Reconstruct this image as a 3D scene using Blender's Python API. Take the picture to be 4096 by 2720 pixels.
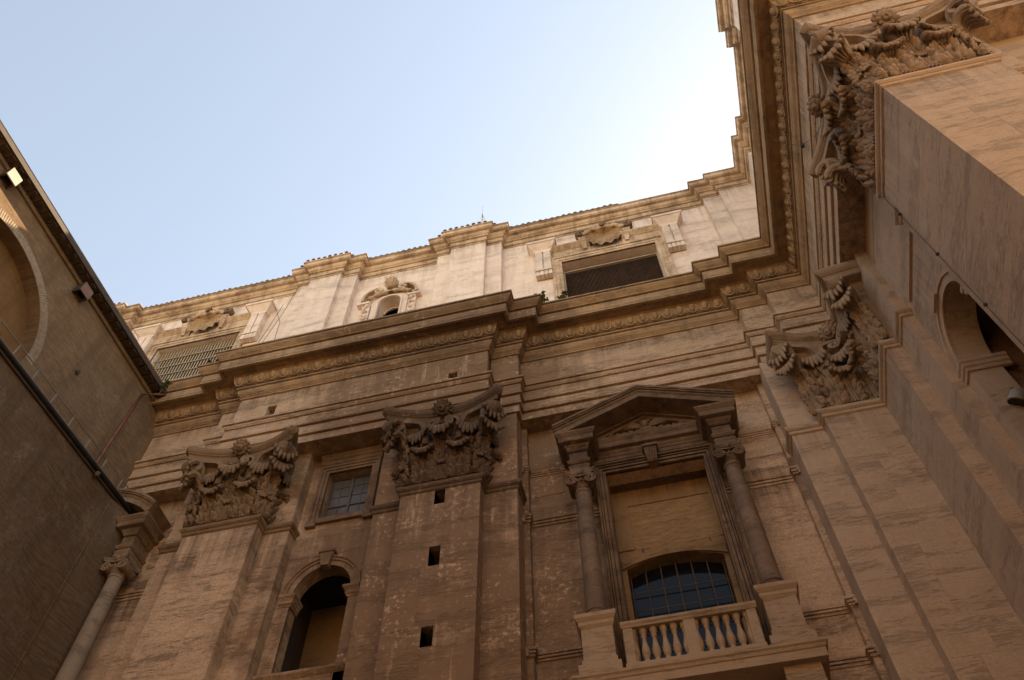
import bpy, bmesh, math, random
from mathutils import Matrix, Vector
from mathutils.geometry import tessellate_polygon
random.seed(7)
R = math.radians
sc = bpy.context.scene
for o in list(bpy.data.objects): bpy.data.objects.remove(o)
COL = sc.collection

# ------------------------------------------------------------------ camera
cam = bpy.data.cameras.new('camera'); cam_o = bpy.data.objects.new('camera', cam); COL.objects.link(cam_o)
cam.sensor_width = 36; cam.lens = 30.50; cam.clip_start = 0.1; cam.clip_end = 3000
rx = Vector((0.97271335, 0.23193219, -0.00601717))
dn = Vector((-0.19972432, 0.82387404, -0.53041659))
fw = Vector((-0.11806329, 0.51714507, 0.84771577))
cam_o.matrix_world = Matrix(((rx.x, -dn.x, -fw.x, 0), (rx.y, -dn.y, -fw.y, 0), (rx.z, -dn.z, -fw.z, 0), (0, 0, 0, 1)))
sc.camera = cam_o
sc.render.resolution_x = 1024; sc.render.resolution_y = 680
# ------------------------------------------------------------------ light
SUN_AZ = R(36.6)      # from +Y towards +X
SUN_EL = R(48.0)
world = bpy.data.worlds.new('World'); sc.world = world; world.use_nodes = True
wn = world.node_tree.nodes; wl = world.node_tree.links
sky = wn.new('ShaderNodeTexSky'); sky.sky_type = 'NISHITA'; sky.sun_disc = False
sky.sun_elevation = SUN_EL; sky.sun_rotation = SUN_AZ
sky.air_density = 1.0; sky.dust_density = 0.27; sky.ozone_density = 0.0
wl.new(sky.outputs[0], wn['Background'].inputs[0]); wn['Background'].inputs[1].default_value = 0.12
sun = bpy.data.lights.new('sun', 'SUN'); sun.energy = 4.0; sun.angle = R(0.5); sun.color = (1, 0.93, 0.82)
sun_o = bpy.data.objects.new('sun', sun); COL.objects.link(sun_o)
sd = Vector((math.sin(SUN_AZ) * math.cos(SUN_EL), math.cos(SUN_AZ) * math.cos(SUN_EL), math.sin(SUN_EL)))
sun_o.rotation_euler = sd.to_track_quat('Z', 'Y').to_euler(); sun_o.location = sd * 80
vs = sc.view_settings
vs.view_transform = 'Standard'; vs.look = 'None'; vs.gamma = 1; vs.use_curve_mapping = False
vs.exposure = 1.92
vs.use_white_balance = True; vs.white_balance_temperature = 10300; vs.white_balance_tint = 11

# ------------------------------------------------------------------ materials
def new_mat(name):
    m = bpy.data.materials.new(name); m.use_nodes = True
    nt = m.node_tree; b = nt.nodes['Principled BSDF']
    return m, nt, b
class NT:
    def __init__(s, nt): s.nt = nt
    def n(s, t, **k):
        o = s.nt.nodes.new(t)
        for a, v in k.items(): setattr(o, a, v)
        return o
    def l(s, a, b): s.nt.links.new(a, b)
    def set(s, sock, v):
        if hasattr(v, 'is_linked') or hasattr(v, 'links'): s.l(v, sock)
        else: sock.default_value = v
    def math(s, op, a, b=0.0, c=None, clamp=False):
        o = s.n('ShaderNodeMath', operation=op); o.use_clamp = clamp
        s.set(o.inputs[0], a); s.set(o.inputs[1], b)
        if c is not None: s.set(o.inputs[2], c)
        return o.outputs[0]
    def mix(s, f, a, b, bt='MIX'):
        o = s.n('ShaderNodeMix'); o.data_type = 'RGBA'; o.blend_type = bt
        s.set(o.inputs[0], f); s.set(o.inputs[6], a); s.set(o.inputs[7], b)
        return o.outputs[2]
    def noise(s, vec, scale, detail=4, rough=0.55, dist=0.0):
        o = s.n('ShaderNodeTexNoise'); s.l(vec, o.inputs['Vector'])
        o.inputs['Scale'].default_value = scale; o.inputs['Detail'].default_value = detail
        o.inputs['Roughness'].default_value = rough; o.inputs['Distortion'].default_value = dist
        return o.outputs['Fac']
    def mapr(s, v, a, b, c=0.0, d=1.0):
        o = s.n('ShaderNodeMapRange'); s.set(o.inputs[0], v)
        for i, q in enumerate((a, b, c, d)): o.inputs[1 + i].default_value = q
        return o.outputs[0]
    def ramp(s, f, stops):
        o = s.n('ShaderNodeValToRGB'); s.l(f, o.inputs[0]); cr = o.color_ramp
        while len(cr.elements) < len(stops): cr.elements.new(0.5)
        for e, (p, c) in zip(cr.elements, stops):
            e.position = p; e.color = c if len(c) == 4 else (*c, 1)
        return o.outputs[0]
    def scale(s, vec, v):
        o = s.n('ShaderNodeVectorMath', operation='MULTIPLY'); s.l(vec, o.inputs[0]); o.inputs[1].default_value = v
        return o.outputs[0]
def c4(c): return (c[0], c[1], c[2], 1)

def travertine(name, light, dark, crust=None, dirt='none', base=0.0, gain=1.0, blocks=True, strata=1.0, rough=0.85, drip=0.0, gold=None, pit=0.45, gr=0.35, bv=0.07, runs=()):
    """weathered travertine: horizontal strata, pits, black crust and pale flakes"""
    m, nt, b = new_mat(name); N = NT(nt)
    geo = N.n('ShaderNodeNewGeometry'); pos = geo.outputs['Position']
    oi = N.n('ShaderNodeObjectInfo'); rnd = oi.outputs['Random']
    if blocks:
        off = N.n('ShaderNodeVectorMath', operation='ADD'); N.l(pos, off.inputs[0])
        cmb = N.n('ShaderNodeCombineXYZ'); r100 = N.math('MULTIPLY', rnd, 37.0)
        for i in range(3): N.l(r100, cmb.inputs[i])
        N.l(cmb.outputs[0], off.inputs[1]); vec = off.outputs[0]
    else: vec = pos
    n1 = N.noise(N.scale(vec, (0.75, 0.75, 6.5)), 1.0, 9, 0.74)
    n2 = N.noise(N.scale(vec, (3.2, 3.2, 18.0)), 1.0, 6, 0.72)
    n3 = N.noise(vec, 1.1, 10, 0.74)
    n4 = N.noise(N.scale(vec, (0.22, 0.22, 1.5)), 1.0, 5, 0.60)
    grain = N.noise(vec, 16.0, 4, 0.7)
    f = N.math('ADD', N.math('MULTIPLY', n1, 0.50 * strata), N.math('MULTIPLY', n3, 0.45))
    f = N.math('ADD', f, N.math('MULTIPLY', N.math('SUBTRACT', grain, 0.5), gr))
    k = (0.50 * strata + 0.45) / 2
    f = N.mapr(f, k - 0.14, k + 0.14)
    col = N.mix(f, c4(dark), c4(light))
    pits = N.mapr(N.math('ADD', n2, N.math('MULTIPLY', N.math('SUBTRACT', n4, 0.5), 0.9)), 0.56, 0.70)
    col = N.mix(N.math('MULTIPLY', pits, pit), col, c4([x * 0.40 for x in dark]))
    if blocks:
        v = N.mapr(rnd, 0, 1, 1 - bv, 1 + bv * 0.8)
        hs = N.n('ShaderNodeHueSaturation'); N.l(col, hs.inputs['Color']); N.l(v, hs.inputs['Value']); col = hs.outputs[0]
    if gold:
        g = N.mapr(N.noise(N.scale(pos, (0.5, 0.5, 1.6)), 1.0, 5, 0.65), 0.42, 0.66)
        col = N.mix(N.math('MULTIPLY', g, 0.75), col, c4(gold))
    sep = N.n('ShaderNodeSeparateXYZ'); N.l(pos, sep.inputs[0])
    if dirt != 'none':
        big = N.noise(pos, 0.55, 9, 0.74, 0.3)
        if dirt == 'facade':
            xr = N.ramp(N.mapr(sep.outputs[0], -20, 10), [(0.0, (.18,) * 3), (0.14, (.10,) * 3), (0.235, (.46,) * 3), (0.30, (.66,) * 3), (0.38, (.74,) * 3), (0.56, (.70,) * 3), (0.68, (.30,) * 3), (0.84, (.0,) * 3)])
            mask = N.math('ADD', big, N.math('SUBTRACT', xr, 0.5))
        else:
            mask = N.math('ADD', big, base)
        stk = N.noise(N.scale(pos, (2.6, 2.6, 0.11)), 1.0, 6, 0.66)
        mask = N.math('ADD', mask, N.math('MULTIPLY', N.math('SUBTRACT', stk, 0.5), 0.40))
        m1 = N.mapr(N.math('ADD', mask, N.math('MULTIPLY', N.math('SUBTRACT', n1, 0.5), 0.50)), 0.40, 0.66)
        wash = N.mapr(N.noise(N.scale(pos, (2.6, 2.6, 0.22)), 1.0, 5, 0.66), 0.62, 0.70)
        m1 = N.math('MULTIPLY', m1, N.math('SUBTRACT', 1.0, N.math('MULTIPLY', wash, 0.6)))
        fl = N.noise(pos, 5.5, 6, 0.72)
        patch = N.mapr(N.noise(pos, 0.7, 3, 0.5), 0.45, 0.62)
        flake = N.mapr(N.math('ADD', fl, N.math('MULTIPLY', patch, 0.09)), 0.60, 0.68)
        m1 = N.math('MULTIPLY', m1, N.math('SUBTRACT', 1.0, N.math('MULTIPLY', flake, 0.75)))
        col = N.mix(N.math('MULTIPLY', m1, gain), col, c4(crust))
    if drip:
        d = N.noise(N.scale(pos, (2.4, 2.4, 0.30)), 1.0, 6, 0.68)
        lump = N.noise(pos, 0.8, 4, 0.6)
        dm = N.mapr(N.math('ADD', d, N.math('MULTIPLY', lump, 0.5)), 0.72, 0.86)
        col = N.mix(N.math('MULTIPLY', dm, drip), col, c4(crust))
    if runs:
        # soot and rain runs that start at a ledge and trail down from it
        st1 = N.noise(N.scale(pos, (3.4, 3.4, 0.02)), 1.0, 5, 0.7); st2 = N.noise(N.scale(pos, (1.1, 1.1, 0.0)), 1.0, 3, 0.6)
        for ztop, ln, amt in runs:
            low = N.math('SUBTRACT', ztop, N.math('MULTIPLY', N.mapr(st2, 0.3, 0.7, 0.25, 1.0), ln))
            mr = N.n('ShaderNodeMapRange'); N.l(sep.outputs[2], mr.inputs[0]); N.l(low, mr.inputs[1]); mr.inputs[2].default_value = ztop
            under = N.math('LESS_THAN', sep.outputs[2], ztop + 0.01)
            k2 = N.math('MULTIPLY', N.math('MULTIPLY', mr.outputs[0], under), N.mapr(st1, 0.42, 0.62, 0.1, 1.0))
            col = N.mix(N.math('MULTIPLY', k2, amt), col, c4([x * 0.62 for x in crust]))
    N.l(col, b.inputs['Base Color']); b.inputs['Roughness'].default_value = rough
    b.inputs['Specular IOR Level'].default_value = 0.25
    hgt = N.math('SUBTRACT', N.math('MULTIPLY', n1, 0.8), N.math('MULTIPLY', pits, 1.0))
    bp = N.n('ShaderNodeBump'); bp.inputs['Strength'].default_value = 0.6; bp.inputs['Distance'].default_value = 0.035
    N.l(hgt, bp.inputs['Height']); N.l(bp.outputs[0], b.inputs['Normal'])
    return m

CRUST = (0.205, 0.120, 0.071)
M = {}
M['facade'] = travertine('travertine_facade', (0.64, 0.435, 0.30), (0.41, 0.265, 0.172), CRUST, 'facade', gain=0.94, pit=0.6, gr=0.75, runs=((29.66, 1.6, .75), (27.5, .6, .5), (21.72, 4.5, .7), (25.86, 1.2, .6), (20.86, 1.8, .6), (15.6, 1.2, .5)))
M['wing'] = travertine('travertine_wing', (0.60, 0.425, 0.305), (0.46, 0.315, 0.216), CRUST, 'even', base=-0.12, gain=0.22, strata=0.5, pit=0.26, bv=0.015, gr=0.5, runs=((21.72, 3.0, .35),))
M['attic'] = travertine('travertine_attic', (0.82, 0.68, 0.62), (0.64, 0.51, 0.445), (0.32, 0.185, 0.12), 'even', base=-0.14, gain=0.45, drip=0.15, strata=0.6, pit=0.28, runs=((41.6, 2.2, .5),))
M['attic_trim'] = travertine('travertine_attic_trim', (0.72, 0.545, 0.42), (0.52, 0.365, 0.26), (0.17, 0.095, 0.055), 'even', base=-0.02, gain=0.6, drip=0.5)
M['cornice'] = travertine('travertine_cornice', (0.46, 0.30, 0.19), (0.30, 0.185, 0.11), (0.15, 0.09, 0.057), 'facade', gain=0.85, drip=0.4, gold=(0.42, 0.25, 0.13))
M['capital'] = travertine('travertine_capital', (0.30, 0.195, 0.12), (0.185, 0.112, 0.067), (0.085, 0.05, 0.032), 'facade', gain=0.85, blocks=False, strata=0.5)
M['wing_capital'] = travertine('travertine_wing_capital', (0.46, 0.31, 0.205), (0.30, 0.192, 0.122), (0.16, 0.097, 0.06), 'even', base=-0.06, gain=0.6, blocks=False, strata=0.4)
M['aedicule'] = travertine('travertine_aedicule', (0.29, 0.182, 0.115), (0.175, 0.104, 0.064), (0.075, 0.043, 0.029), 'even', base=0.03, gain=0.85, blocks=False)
M['column'] = travertine('grey_granite_column', (0.21, 0.14, 0.10), (0.125, 0.082, 0.058), (0.32, 0.205, 0.135), 'even', base=-0.02, gain=0.6, blocks=False, strata=0.3)
M['pale_column'] = travertine('pale_marble_column', (0.33, 0.25, 0.19), (0.24, 0.175, 0.13), CRUST, 'even', base=-0.1, gain=0.4, blocks=False, strata=0.3)
M['balcony'] = travertine('travertine_balcony', (0.45, 0.312, 0.215), (0.35, 0.237, 0.158), CRUST, 'even', base=-0.10, gain=0.55, blocks=False, strata=.6, pit=.25)
M['plaster'] = travertine('ochre_plaster', (0.335, 0.20, 0.105), (0.25, 0.145, 0.073), (0.14, 0.078, 0.04), 'even', base=-0.08, gain=0.6, blocks=False, strata=0.4, runs=((22.8, 1.6, .6),))
M['far_trim'] = travertine('travertine_far_trim', (0.38, 0.255, 0.17), (0.26, 0.168, 0.108), (0.11, 0.066, 0.042), 'even', base=0.0, gain=0.7, blocks=False)

def simple(name, col, rough=0.7, metal=0.0, spec=0.5, var=0.25, scale=3.0, bump=0.0):
    m, nt, b = new_mat(name); N = NT(nt)
    geo = N.n('ShaderNodeNewGeometry')
    n = N.noise(geo.outputs['Position'], scale, 5, 0.6)
    N.l(N.mix(N.mapr(n, 0.3, 0.7), c4([x * (1 - var) for x in col]), c4([min(1, x * (1 + var)) for x in col])), b.inputs['Base Color'])
    b.inputs['Roughness'].default_value = rough; b.inputs['Metallic'].default_value = metal
    b.inputs['Specular IOR Level'].default_value = spec
    if bump:
        bp = N.n('ShaderNodeBump'); bp.inputs['Strength'].default_value = bump; bp.inputs['Distance'].default_value = 0.02
        N.l(n, bp.inputs['Height']); N.l(bp.outputs[0], b.inputs['Normal'])
    return m
def rough_render(name):
    m, nt, b = new_mat(name); N = NT(nt)
    geo = N.n('ShaderNodeNewGeometry'); pos = geo.outputs['Position']
    n = N.noise(N.scale(pos, (1.6, 1.6, 4.0)), 1.6, 7, 0.6, 0.9)
    N.l(N.mix(N.mapr(n, 0.3, 0.7), (0.25, 0.143, 0.068, 1), (0.39, 0.235, 0.115, 1)), b.inputs['Base Color'])
    b.inputs['Roughness'].default_value = 0.95
    bp = N.n('ShaderNodeBump'); bp.inputs['Strength'].default_value = 0.9; bp.inputs['Distance'].default_value = 0.12
    N.l(n, bp.inputs['Height']); N.l(bp.outputs[0], b.inputs['Normal'])
    return m
M['rough_render'] = rough_render('rough_ochre_render')
def brick_wall(name, c1, c2, mortar, plaster, pl_thresh):
    """thin roman brickwork showing through a worn skin of plaster"""
    m, nt, b = new_mat(name); N = NT(nt)
    tc = N.n('ShaderNodeTexCoord'); sp = N.n('ShaderNodeSeparateXYZ'); N.l(tc.outputs['Object'], sp.inputs[0])
    cb = N.n('ShaderNodeCombineXYZ'); N.l(sp.outputs[1], cb.inputs[0]); N.l(sp.outputs[2], cb.inputs[1])
    bt = N.n('ShaderNodeTexBrick'); N.l(cb.outputs[0], bt.inputs['Vector'])
    bt.inputs['Color1'].default_value = c4(c1); bt.inputs['Color2'].default_value = c4(c2); bt.inputs['Mortar'].default_value = c4(mortar)
    bt.inputs['Scale'].default_value = 1.0; bt.inputs['Mortar Size'].default_value = 0.010
    bt.inputs['Brick Width'].default_value = 0.36; bt.inputs['Row Height'].default_value = 0.075
    pos = tc.outputs['Object']
    big = N.noise(pos, 0.35, 7, 0.65, 0.3); med = N.noise(N.scale(pos, (1, 1, 0.4)), 1.2, 6, 0.65); fine = N.noise(pos, 9, 5, 0.7)
    col = N.mix(N.mapr(med, 0.35, 0.65, 0.0, 0.7), bt.outputs[0], c4([x * 0.5 for x in c1]))
    pm = N.mapr(N.math('ADD', big, N.math('MULTIPLY', N.math('SUBTRACT', fine, 0.5), 0.4)), pl_thresh, pl_thresh + 0.16)
    pc = N.mix(N.mapr(N.math('ADD', med, N.math('MULTIPLY', N.math('SUBTRACT', fine, 0.5), 0.5)), 0.32, 0.68), c4([x * 0.55 for x in plaster]), c4([x * 1.15 for x in plaster]))
    col = N.mix(pm, col, pc)
    st = N.mapr(N.noise(N.scale(pos, (1.5, 1.5, 0.15)), 1.0, 5, 0.65), 0.52, 0.72)
    col = N.mix(N.math('MULTIPLY', st, 0.6), col, c4([x * 0.4 for x in plaster]))
    N.l(col, b.inputs['Base Color']); b.inputs['Roughness'].default_value = 0.95; b.inputs['Specular IOR Level'].default_value = 0.15
    bp = N.n('ShaderNodeBump'); bp.inputs['Strength'].default_value = 0.6; bp.inputs['Distance'].default_value = 0.02
    h = N.math('ADD', fine, N.math('MULTIPLY', bt.outputs['Fac'], -0.6)); N.l(h, bp.inputs['Height']); N.l(bp.outputs[0], b.inputs['Normal'])
    return m
M['brick'] = brick_wall('worn_brick', (0.28, 0.165, 0.095), (0.15, 0.092, 0.057), (0.22, 0.155, 0.105), (0.245, 0.17, 0.113), 0.52)
M['brick_orange'] = brick_wall('orange_brick', (0.26, 0.13, 0.055), (0.21, 0.10, 0.042), (0.2, 0.125, 0.07), (0.24, 0.13, 0.06), 0.62)
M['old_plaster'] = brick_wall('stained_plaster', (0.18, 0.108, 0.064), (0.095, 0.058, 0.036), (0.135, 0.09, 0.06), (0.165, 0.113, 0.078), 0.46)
M['voussoir'] = simple('pale_brick_voussoir', (0.29, 0.215, 0.155), 0.9, var=0.25, scale=6)
M['timber'] = simple('dark_timber', (0.055, 0.034, 0.024), 0.8, var=0.3)
M['eave_brick'] = simple('eave_tile_brick', (0.42, 0.27, 0.15), 0.9, var=0.3)
M['tile'] = simple('clay_roof_tile', (0.28, 0.215, 0.16), 0.9, var=0.4, scale=5)
M['dark_iron'] = simple('dark_gutter_metal', (0.018, 0.014, 0.012), 0.6, 0.3)
M['iron'] = simple('rusty_grille_iron', (0.10, 0.065, 0.045), 0.7, 0.2)
M['grey_iron'] = simple('grey_grille_bars', (0.36, 0.275, 0.20), 0.7, 0.0)
M['rail'] = simple('galvanised_rail', (0.22, 0.18, 0.145), 0.6, 0.3)
M['red_pipe'] = simple('red_painted_pipe', (0.22, 0.07, 0.05), 0.6)
M['red_box'] = simple('faded_red_board', (0.19, 0.10, 0.085), 0.8, var=0.2)
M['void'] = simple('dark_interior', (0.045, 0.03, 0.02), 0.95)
M['white_and_sunlit_paint'] = simple('white_lamp_and_sunlit_board', (0.36, 0.315, 0.27), 0.5)  # floodlight body; on the outlet board it is painted sunlight
M['lens'] = simple('black_lamp_glass', (0.01, 0.01, 0.01), 0.1)
M['wood'] = simple('brown_window_wood', (0.085, 0.052, 0.035), 0.6)
M['shade'] = simple('grey_blind', (0.22, 0.20, 0.19), 0.5)
M['cable'] = simple('cable', (0.06, 0.05, 0.04), 0.6)
M['leaf'] = simple('plant_leaf', (0.075, 0.10, 0.035), 0.6, var=0.4, scale=8)
M['stem'] = simple('plant_stem', (0.10, 0.07, 0.04), 0.8)
M['paving'] = simple('courtyard_paving', (0.17, 0.145, 0.12), 0.85, var=0.2, scale=0.8)
M['opposite'] = simple('ochre_bounce_stucco', (0.42, 0.30, 0.195), 0.9, var=0.12, scale=0.5)
def glass(name, tint, rough=0.04):
    m, nt, b = new_mat(name)
    b.inputs['Base Color'].default_value = c4(tint); b.inputs['Roughness'].default_value = rough
    b.inputs['Specular IOR Level'].default_value = 0.2; b.inputs['IOR'].default_value = 1.5
    N = NT(nt); geo = N.n('ShaderNodeNewGeometry'); n = N.noise(geo.outputs['Position'], 1.3, 2, 0.5)
    bp = N.n('ShaderNodeBump'); bp.inputs['Strength'].default_value = 0.12; bp.inputs['Distance'].default_value = 0.03
    N.l(n, bp.inputs['Height']); N.l(bp.outputs[0], b.inputs['Normal'])
    return m
M['glass'] = glass('window_glass', (0.008, 0.009, 0.012), 0.07)
M['pane'] = glass('dusty_window_glass', (0.09, 0.085, 0.085), 0.12)

# ------------------------------------------------------------------ object helpers
WM = {}
def link(name, data, parent=None, loc=(0, 0, 0), rotz=0.0, rot=None, local=False):
    o = bpy.data.objects.new(name, data); COL.objects.link(o)
    o.location = loc; o.rotation_euler = rot if rot else (0, 0, rotz)
    if parent is not None:
        o.parent = parent
        if not local:
            o.matrix_parent_inverse = WM.get(parent.name, Matrix.Identity(4)).inverted()
    e = o.rotation_euler.to_matrix().to_4x4(); e.translation = Vector(loc)
    WM[o.name] = e
    return o
def tag(o, label=None, cat=None, group=None, kind=None):
    if label: o['label'] = label
    if cat: o['category'] = cat
    if group: o['group'] = group
    if kind: o['kind'] = kind
    return o
class MB:
    def __init__(s): s.v = []; s.f = []
    def add(s, vs, fs):
        k = len(s.v); s.v += [tuple(p) for p in vs]; s.f += [tuple(i + k for i in f) for f in fs]; return s
    def box(s, x0, x1, y0, y1, z0, z1):
        v = [(x, y, z) for z in (z0, z1) for y in (y0, y1) for x in (x0, x1)]
        return s.add(v, [(0, 2, 3, 1), (4, 5, 7, 6), (0, 1, 5, 4), (2, 6, 7, 3), (0, 4, 6, 2), (1, 3, 7, 5)])
    def taper(s, a, b):
        """frustum between two rectangles (x0,x1,y0,y1,z)"""
        v = []
        for q in (a, b): v += [(x, y, q[4]) for y in (q[2], q[3]) for x in (q[0], q[1])]
        return s.add(v, [(0, 2, 3, 1), (4, 5, 7, 6), (0, 1, 5, 4), (2, 6, 7, 3), (0, 4, 6, 2), (1, 3, 7, 5)])
    def prism(s, pts, a, b, axis='y'):
        """polygon (u,z) extruded along y (u = x), x (u = y) or z (pts x,y)"""
        def P(u, w, t): return (u, t, w) if axis == 'y' else ((t, u, w) if axis == 'x' else (u, w, t))
        n = len(pts); v = [P(u, w, a) for u, w in pts] + [P(u, w, b) for u, w in pts]
        f = [tuple(range(n)), tuple(range(2 * n - 1, n - 1, -1))] + [(i, (i + 1) % n, n + (i + 1) % n, n + i) for i in range(n)]
        return s.add(v, f)
    def sweep(s, path, prof, closed=False, caps=True):
        """profile (p,z) swept along a plan path, p measured to the right of travel"""
        n = len(path); offs = []
        for i in range(n):
            d0 = d1 = None
            if i > 0 or closed: a, b = Vector(path[i - 1]), Vector(path[i]); d0 = (b - a).normalized()
            if i < n - 1 or closed: a, b = Vector(path[i]), Vector(path[(i + 1) % n]); d1 = (b - a).normalized()
            d0 = d0 or d1; d1 = d1 or d0
            n0 = Vector((d0.y, -d0.x)); n1 = Vector((d1.y, -d1.x)); m = (n0 + n1)
            m = m / max(0.2, m.dot(n0)) if m.length > 1e-6 else n0
            offs.append(m)
        k = len(prof); vs = []
        for i in range(n):
            for p, z in prof: vs.append((path[i][0] + offs[i].x * p, path[i][1] + offs[i].y * p, z))
        fs = []
        for i in range(n if closed else n - 1):
            j = (i + 1) % n
            for a in range(k):
                c = (a + 1) % k; fs.append((i * k + a, i * k + c, j * k + c, j * k + a))
        if caps and not closed: fs += [tuple(range(k)), tuple(range((n - 1) * k + k - 1, (n - 1) * k - 1, -1))]
        return s.add(vs, fs)
    def lathe(s, prof, cx=0, cy=0, seg=24):
        n = len(prof); vs = []
        for i in range(seg):
            a = 2 * math.pi * i / seg
            for r, z in prof: vs.append((cx + r * math.cos(a), cy + r * math.sin(a), z))
        fs = []
        for i in range(seg):
            j = (i + 1) % seg
            for a in range(n - 1): fs.append((i * n + a, j * n + a, j * n + a + 1, i * n + a + 1))
        fs += [tuple(i * n for i in range(seg))[::-1], tuple(i * n + n - 1 for i in range(seg))]
        return s.add(vs, fs)
    def tube(s, pts, r, seg=8, caps=True):
        pts = [Vector(p) for p in pts]; n = len(pts); rs = r if isinstance(r, (list, tuple)) else [r] * n; vs = []
        up = Vector((0.13, 0.27, 0.95)).normalized()
        for i in range(n):
            t = (pts[min(i + 1, n - 1)] - pts[max(i - 1, 0)]).normalized()
            a = t.cross(up)
            if a.length < 1e-3: a = t.cross(Vector((1, 0, 0)))
            a.normalize(); b = t.cross(a)
            for k in range(seg):
                w = 2 * math.pi * k / seg; vs.append(pts[i] + (a * math.cos(w) + b * math.sin(w)) * rs[i])
        fs = [(i * seg + k, i * seg + (k + 1) % seg, (i + 1) * seg + (k + 1) % seg, (i + 1) * seg + k) for i in range(n - 1) for k in range(seg)]
        if caps: fs += [tuple(range(seg)), tuple(range(n * seg - 1, (n - 1) * seg - 1, -1))]
        return s.add(vs, fs)
    def ellipsoid(s, c, r, nu=10, nv=7, rotx=0.0):
        vs = []; ca, sa = math.cos(rotx), math.sin(rotx)
        for j in range(nv + 1):
            th = math.pi * j / nv
            for i in range(nu):
                ph = 2 * math.pi * i / nu
                x, y, z = r[0] * math.sin(th) * math.cos(ph), r[1] * math.sin(th) * math.sin(ph), r[2] * math.cos(th)
                vs.append((c[0] + x, c[1] + y * ca - z * sa, c[2] + y * sa + z * ca))
        return s.add(vs, [(j * nu + i, j * nu + (i + 1) % nu, (j + 1) * nu + (i + 1) % nu, (j + 1) * nu + i) for j in range(nv) for i in range(nu)])
    def ribbon(s, path, half_d, th, org, dirv):
        """rectangular band along a path (s,z) in the vertical plane through org with direction dirv"""
        d = Vector((dirv[0], dirv[1], 0)).normalized(); q = Vector((-d.y, d.x, 0)); n = len(path); vs = []
        for i in range(n):
            a = Vector(path[max(i - 1, 0)]); b = Vector(path[min(i + 1, n - 1)]); t = (b - a).normalized(); nn = Vector((-t.y, t.x))
            hd = half_d[i] if isinstance(half_d, list) else half_d; tt = th[i] if isinstance(th, list) else th
            for e, w in ((-1, -1), (1, -1), (1, 1), (-1, 1)):
                sp = path[i][0] + nn.x * tt / 2 * w; zp = path[i][1] + nn.y * tt / 2 * w
                vs.append(Vector(org) + d * sp + q * hd * e + Vector((0, 0, zp)))
        fs = [(i * 4 + k, i * 4 + (k + 1) % 4, i * 4 + 4 + (k + 1) % 4, i * 4 + 4 + k) for i in range(n - 1) for k in range(4)]
        fs += [(0, 1, 2, 3), tuple((n - 1) * 4 + k for k in (3, 2, 1, 0))]
        return s.add(vs, fs)
    def mesh(s, name, mat, smooth=False, angle=None):
        me = bpy.data.meshes.new(name); me.from_pydata(s.v, [], s.f)
        bm = bmesh.new(); bm.from_mesh(me); bmesh.ops.recalc_face_normals(bm, faces=bm.faces); bm.to_mesh(me); bm.free()
        me.materials.append(M[mat] if isinstance(mat, str) else mat)
        if smooth:
            me.polygons.foreach_set('use_smooth', [True] * len(me.polygons))
            if angle: me.set_sharp_from_angle(angle=R(angle))
        return me
    def build(s, name, mat, parent=None, smooth=False, angle=None, loc=(0, 0, 0), rotz=0.0, local=False):
        return link(name, s.mesh(name, mat, smooth, angle), parent, loc, rotz, local=local)
def poly_holes(outer, holes, a, b, axis='y'):
    """MB of a slab with openings; points are (u,z)"""
    bm = bmesh.new(); ed = []
    for loop in [outer] + holes:
        vs = [bm.verts.new((u, w, 0)) for u, w in loop]
        ed += [bm.edges.new((vs[i], vs[(i + 1) % len(vs)])) for i in range(len(vs))]
    bmesh.ops.triangle_fill(bm, use_beauty=True, use_dissolve=False, edges=ed)
    bm.verts.index_update(); pts = [(v.co.x, v.co.y) for v in bm.verts]; tris = [tuple(v.index for v in f.verts) for f in bm.faces]
    bm.free(); mb = MB(); n = len(pts)
    def P(u, w, t): return (u, t, w) if axis == 'y' else (t, u, w)
    vs = [P(u, w, a) for u, w in pts] + [P(u, w, b) for u, w in pts]
    fs = tris + [tuple(i + n for i in t[::-1]) for t in tris]; k = 0
    for loop in [outer] + holes:
        m = len(loop); fs += [(k + i, k + (i + 1) % m, n + k + (i + 1) % m, n + k + i) for i in range(m)]; k += m
    return mb.add(vs, fs)
def rect(x0, x1, z0, z1): return [(x0, z0), (x1, z0), (x1, z1), (x0, z1)]
def arch(cx, r, z0, zs, n=20, ry=None):
    ry = ry or r
    return [(cx - r, z0), (cx + r, z0)] + [(cx + r * math.cos(math.pi * i / n), zs + ry * math.sin(math.pi * i / n)) for i in range(n + 1)]
def spiral(c, r0, r1, a0, turns, n=34, sgn=1):
    return [(c[0] + (r0 + (r1 - r0) * t) * math.cos(a0 + sgn * turns * 2 * math.pi * t), c[1] + (r0 + (r1 - r0) * t) * math.sin(a0 + sgn * turns * 2 * math.pi * t)) for t in [i / n for i in range(n + 1)]]
def catmull(pts, n):
    out = []; k = len(pts) - 1
    for i in range(n + 1):
        t = i / n * k; j = min(int(t), k - 1); u = t - j
        p0, p1, p2, p3 = [Vector(pts[max(0, min(k, j + q))]) for q in (-1, 0, 1, 2)]
        out.append(0.5 * ((2 * p1) + (p2 - p0) * u + (2 * p0 - 5 * p1 + 4 * p2 - p3) * u * u + (3 * p1 - p0 - 3 * p2 + p3) * u ** 3))
    return out

GZ = -1.7
# ================================================================== SETTING
g = MB().box(-400, 400, -400, 400, GZ - 0.5, GZ).build('ground', 'paving'); tag(g, 'pale stone courtyard paving', None, None, 'structure')

basilica = link('basilica', None, loc=(-4, 19, GZ))
tag(basilica, 'weathered travertine basilica front with giant pilasters, deep cornice, attic and projecting right wing', 'building')
B = basilica
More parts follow.
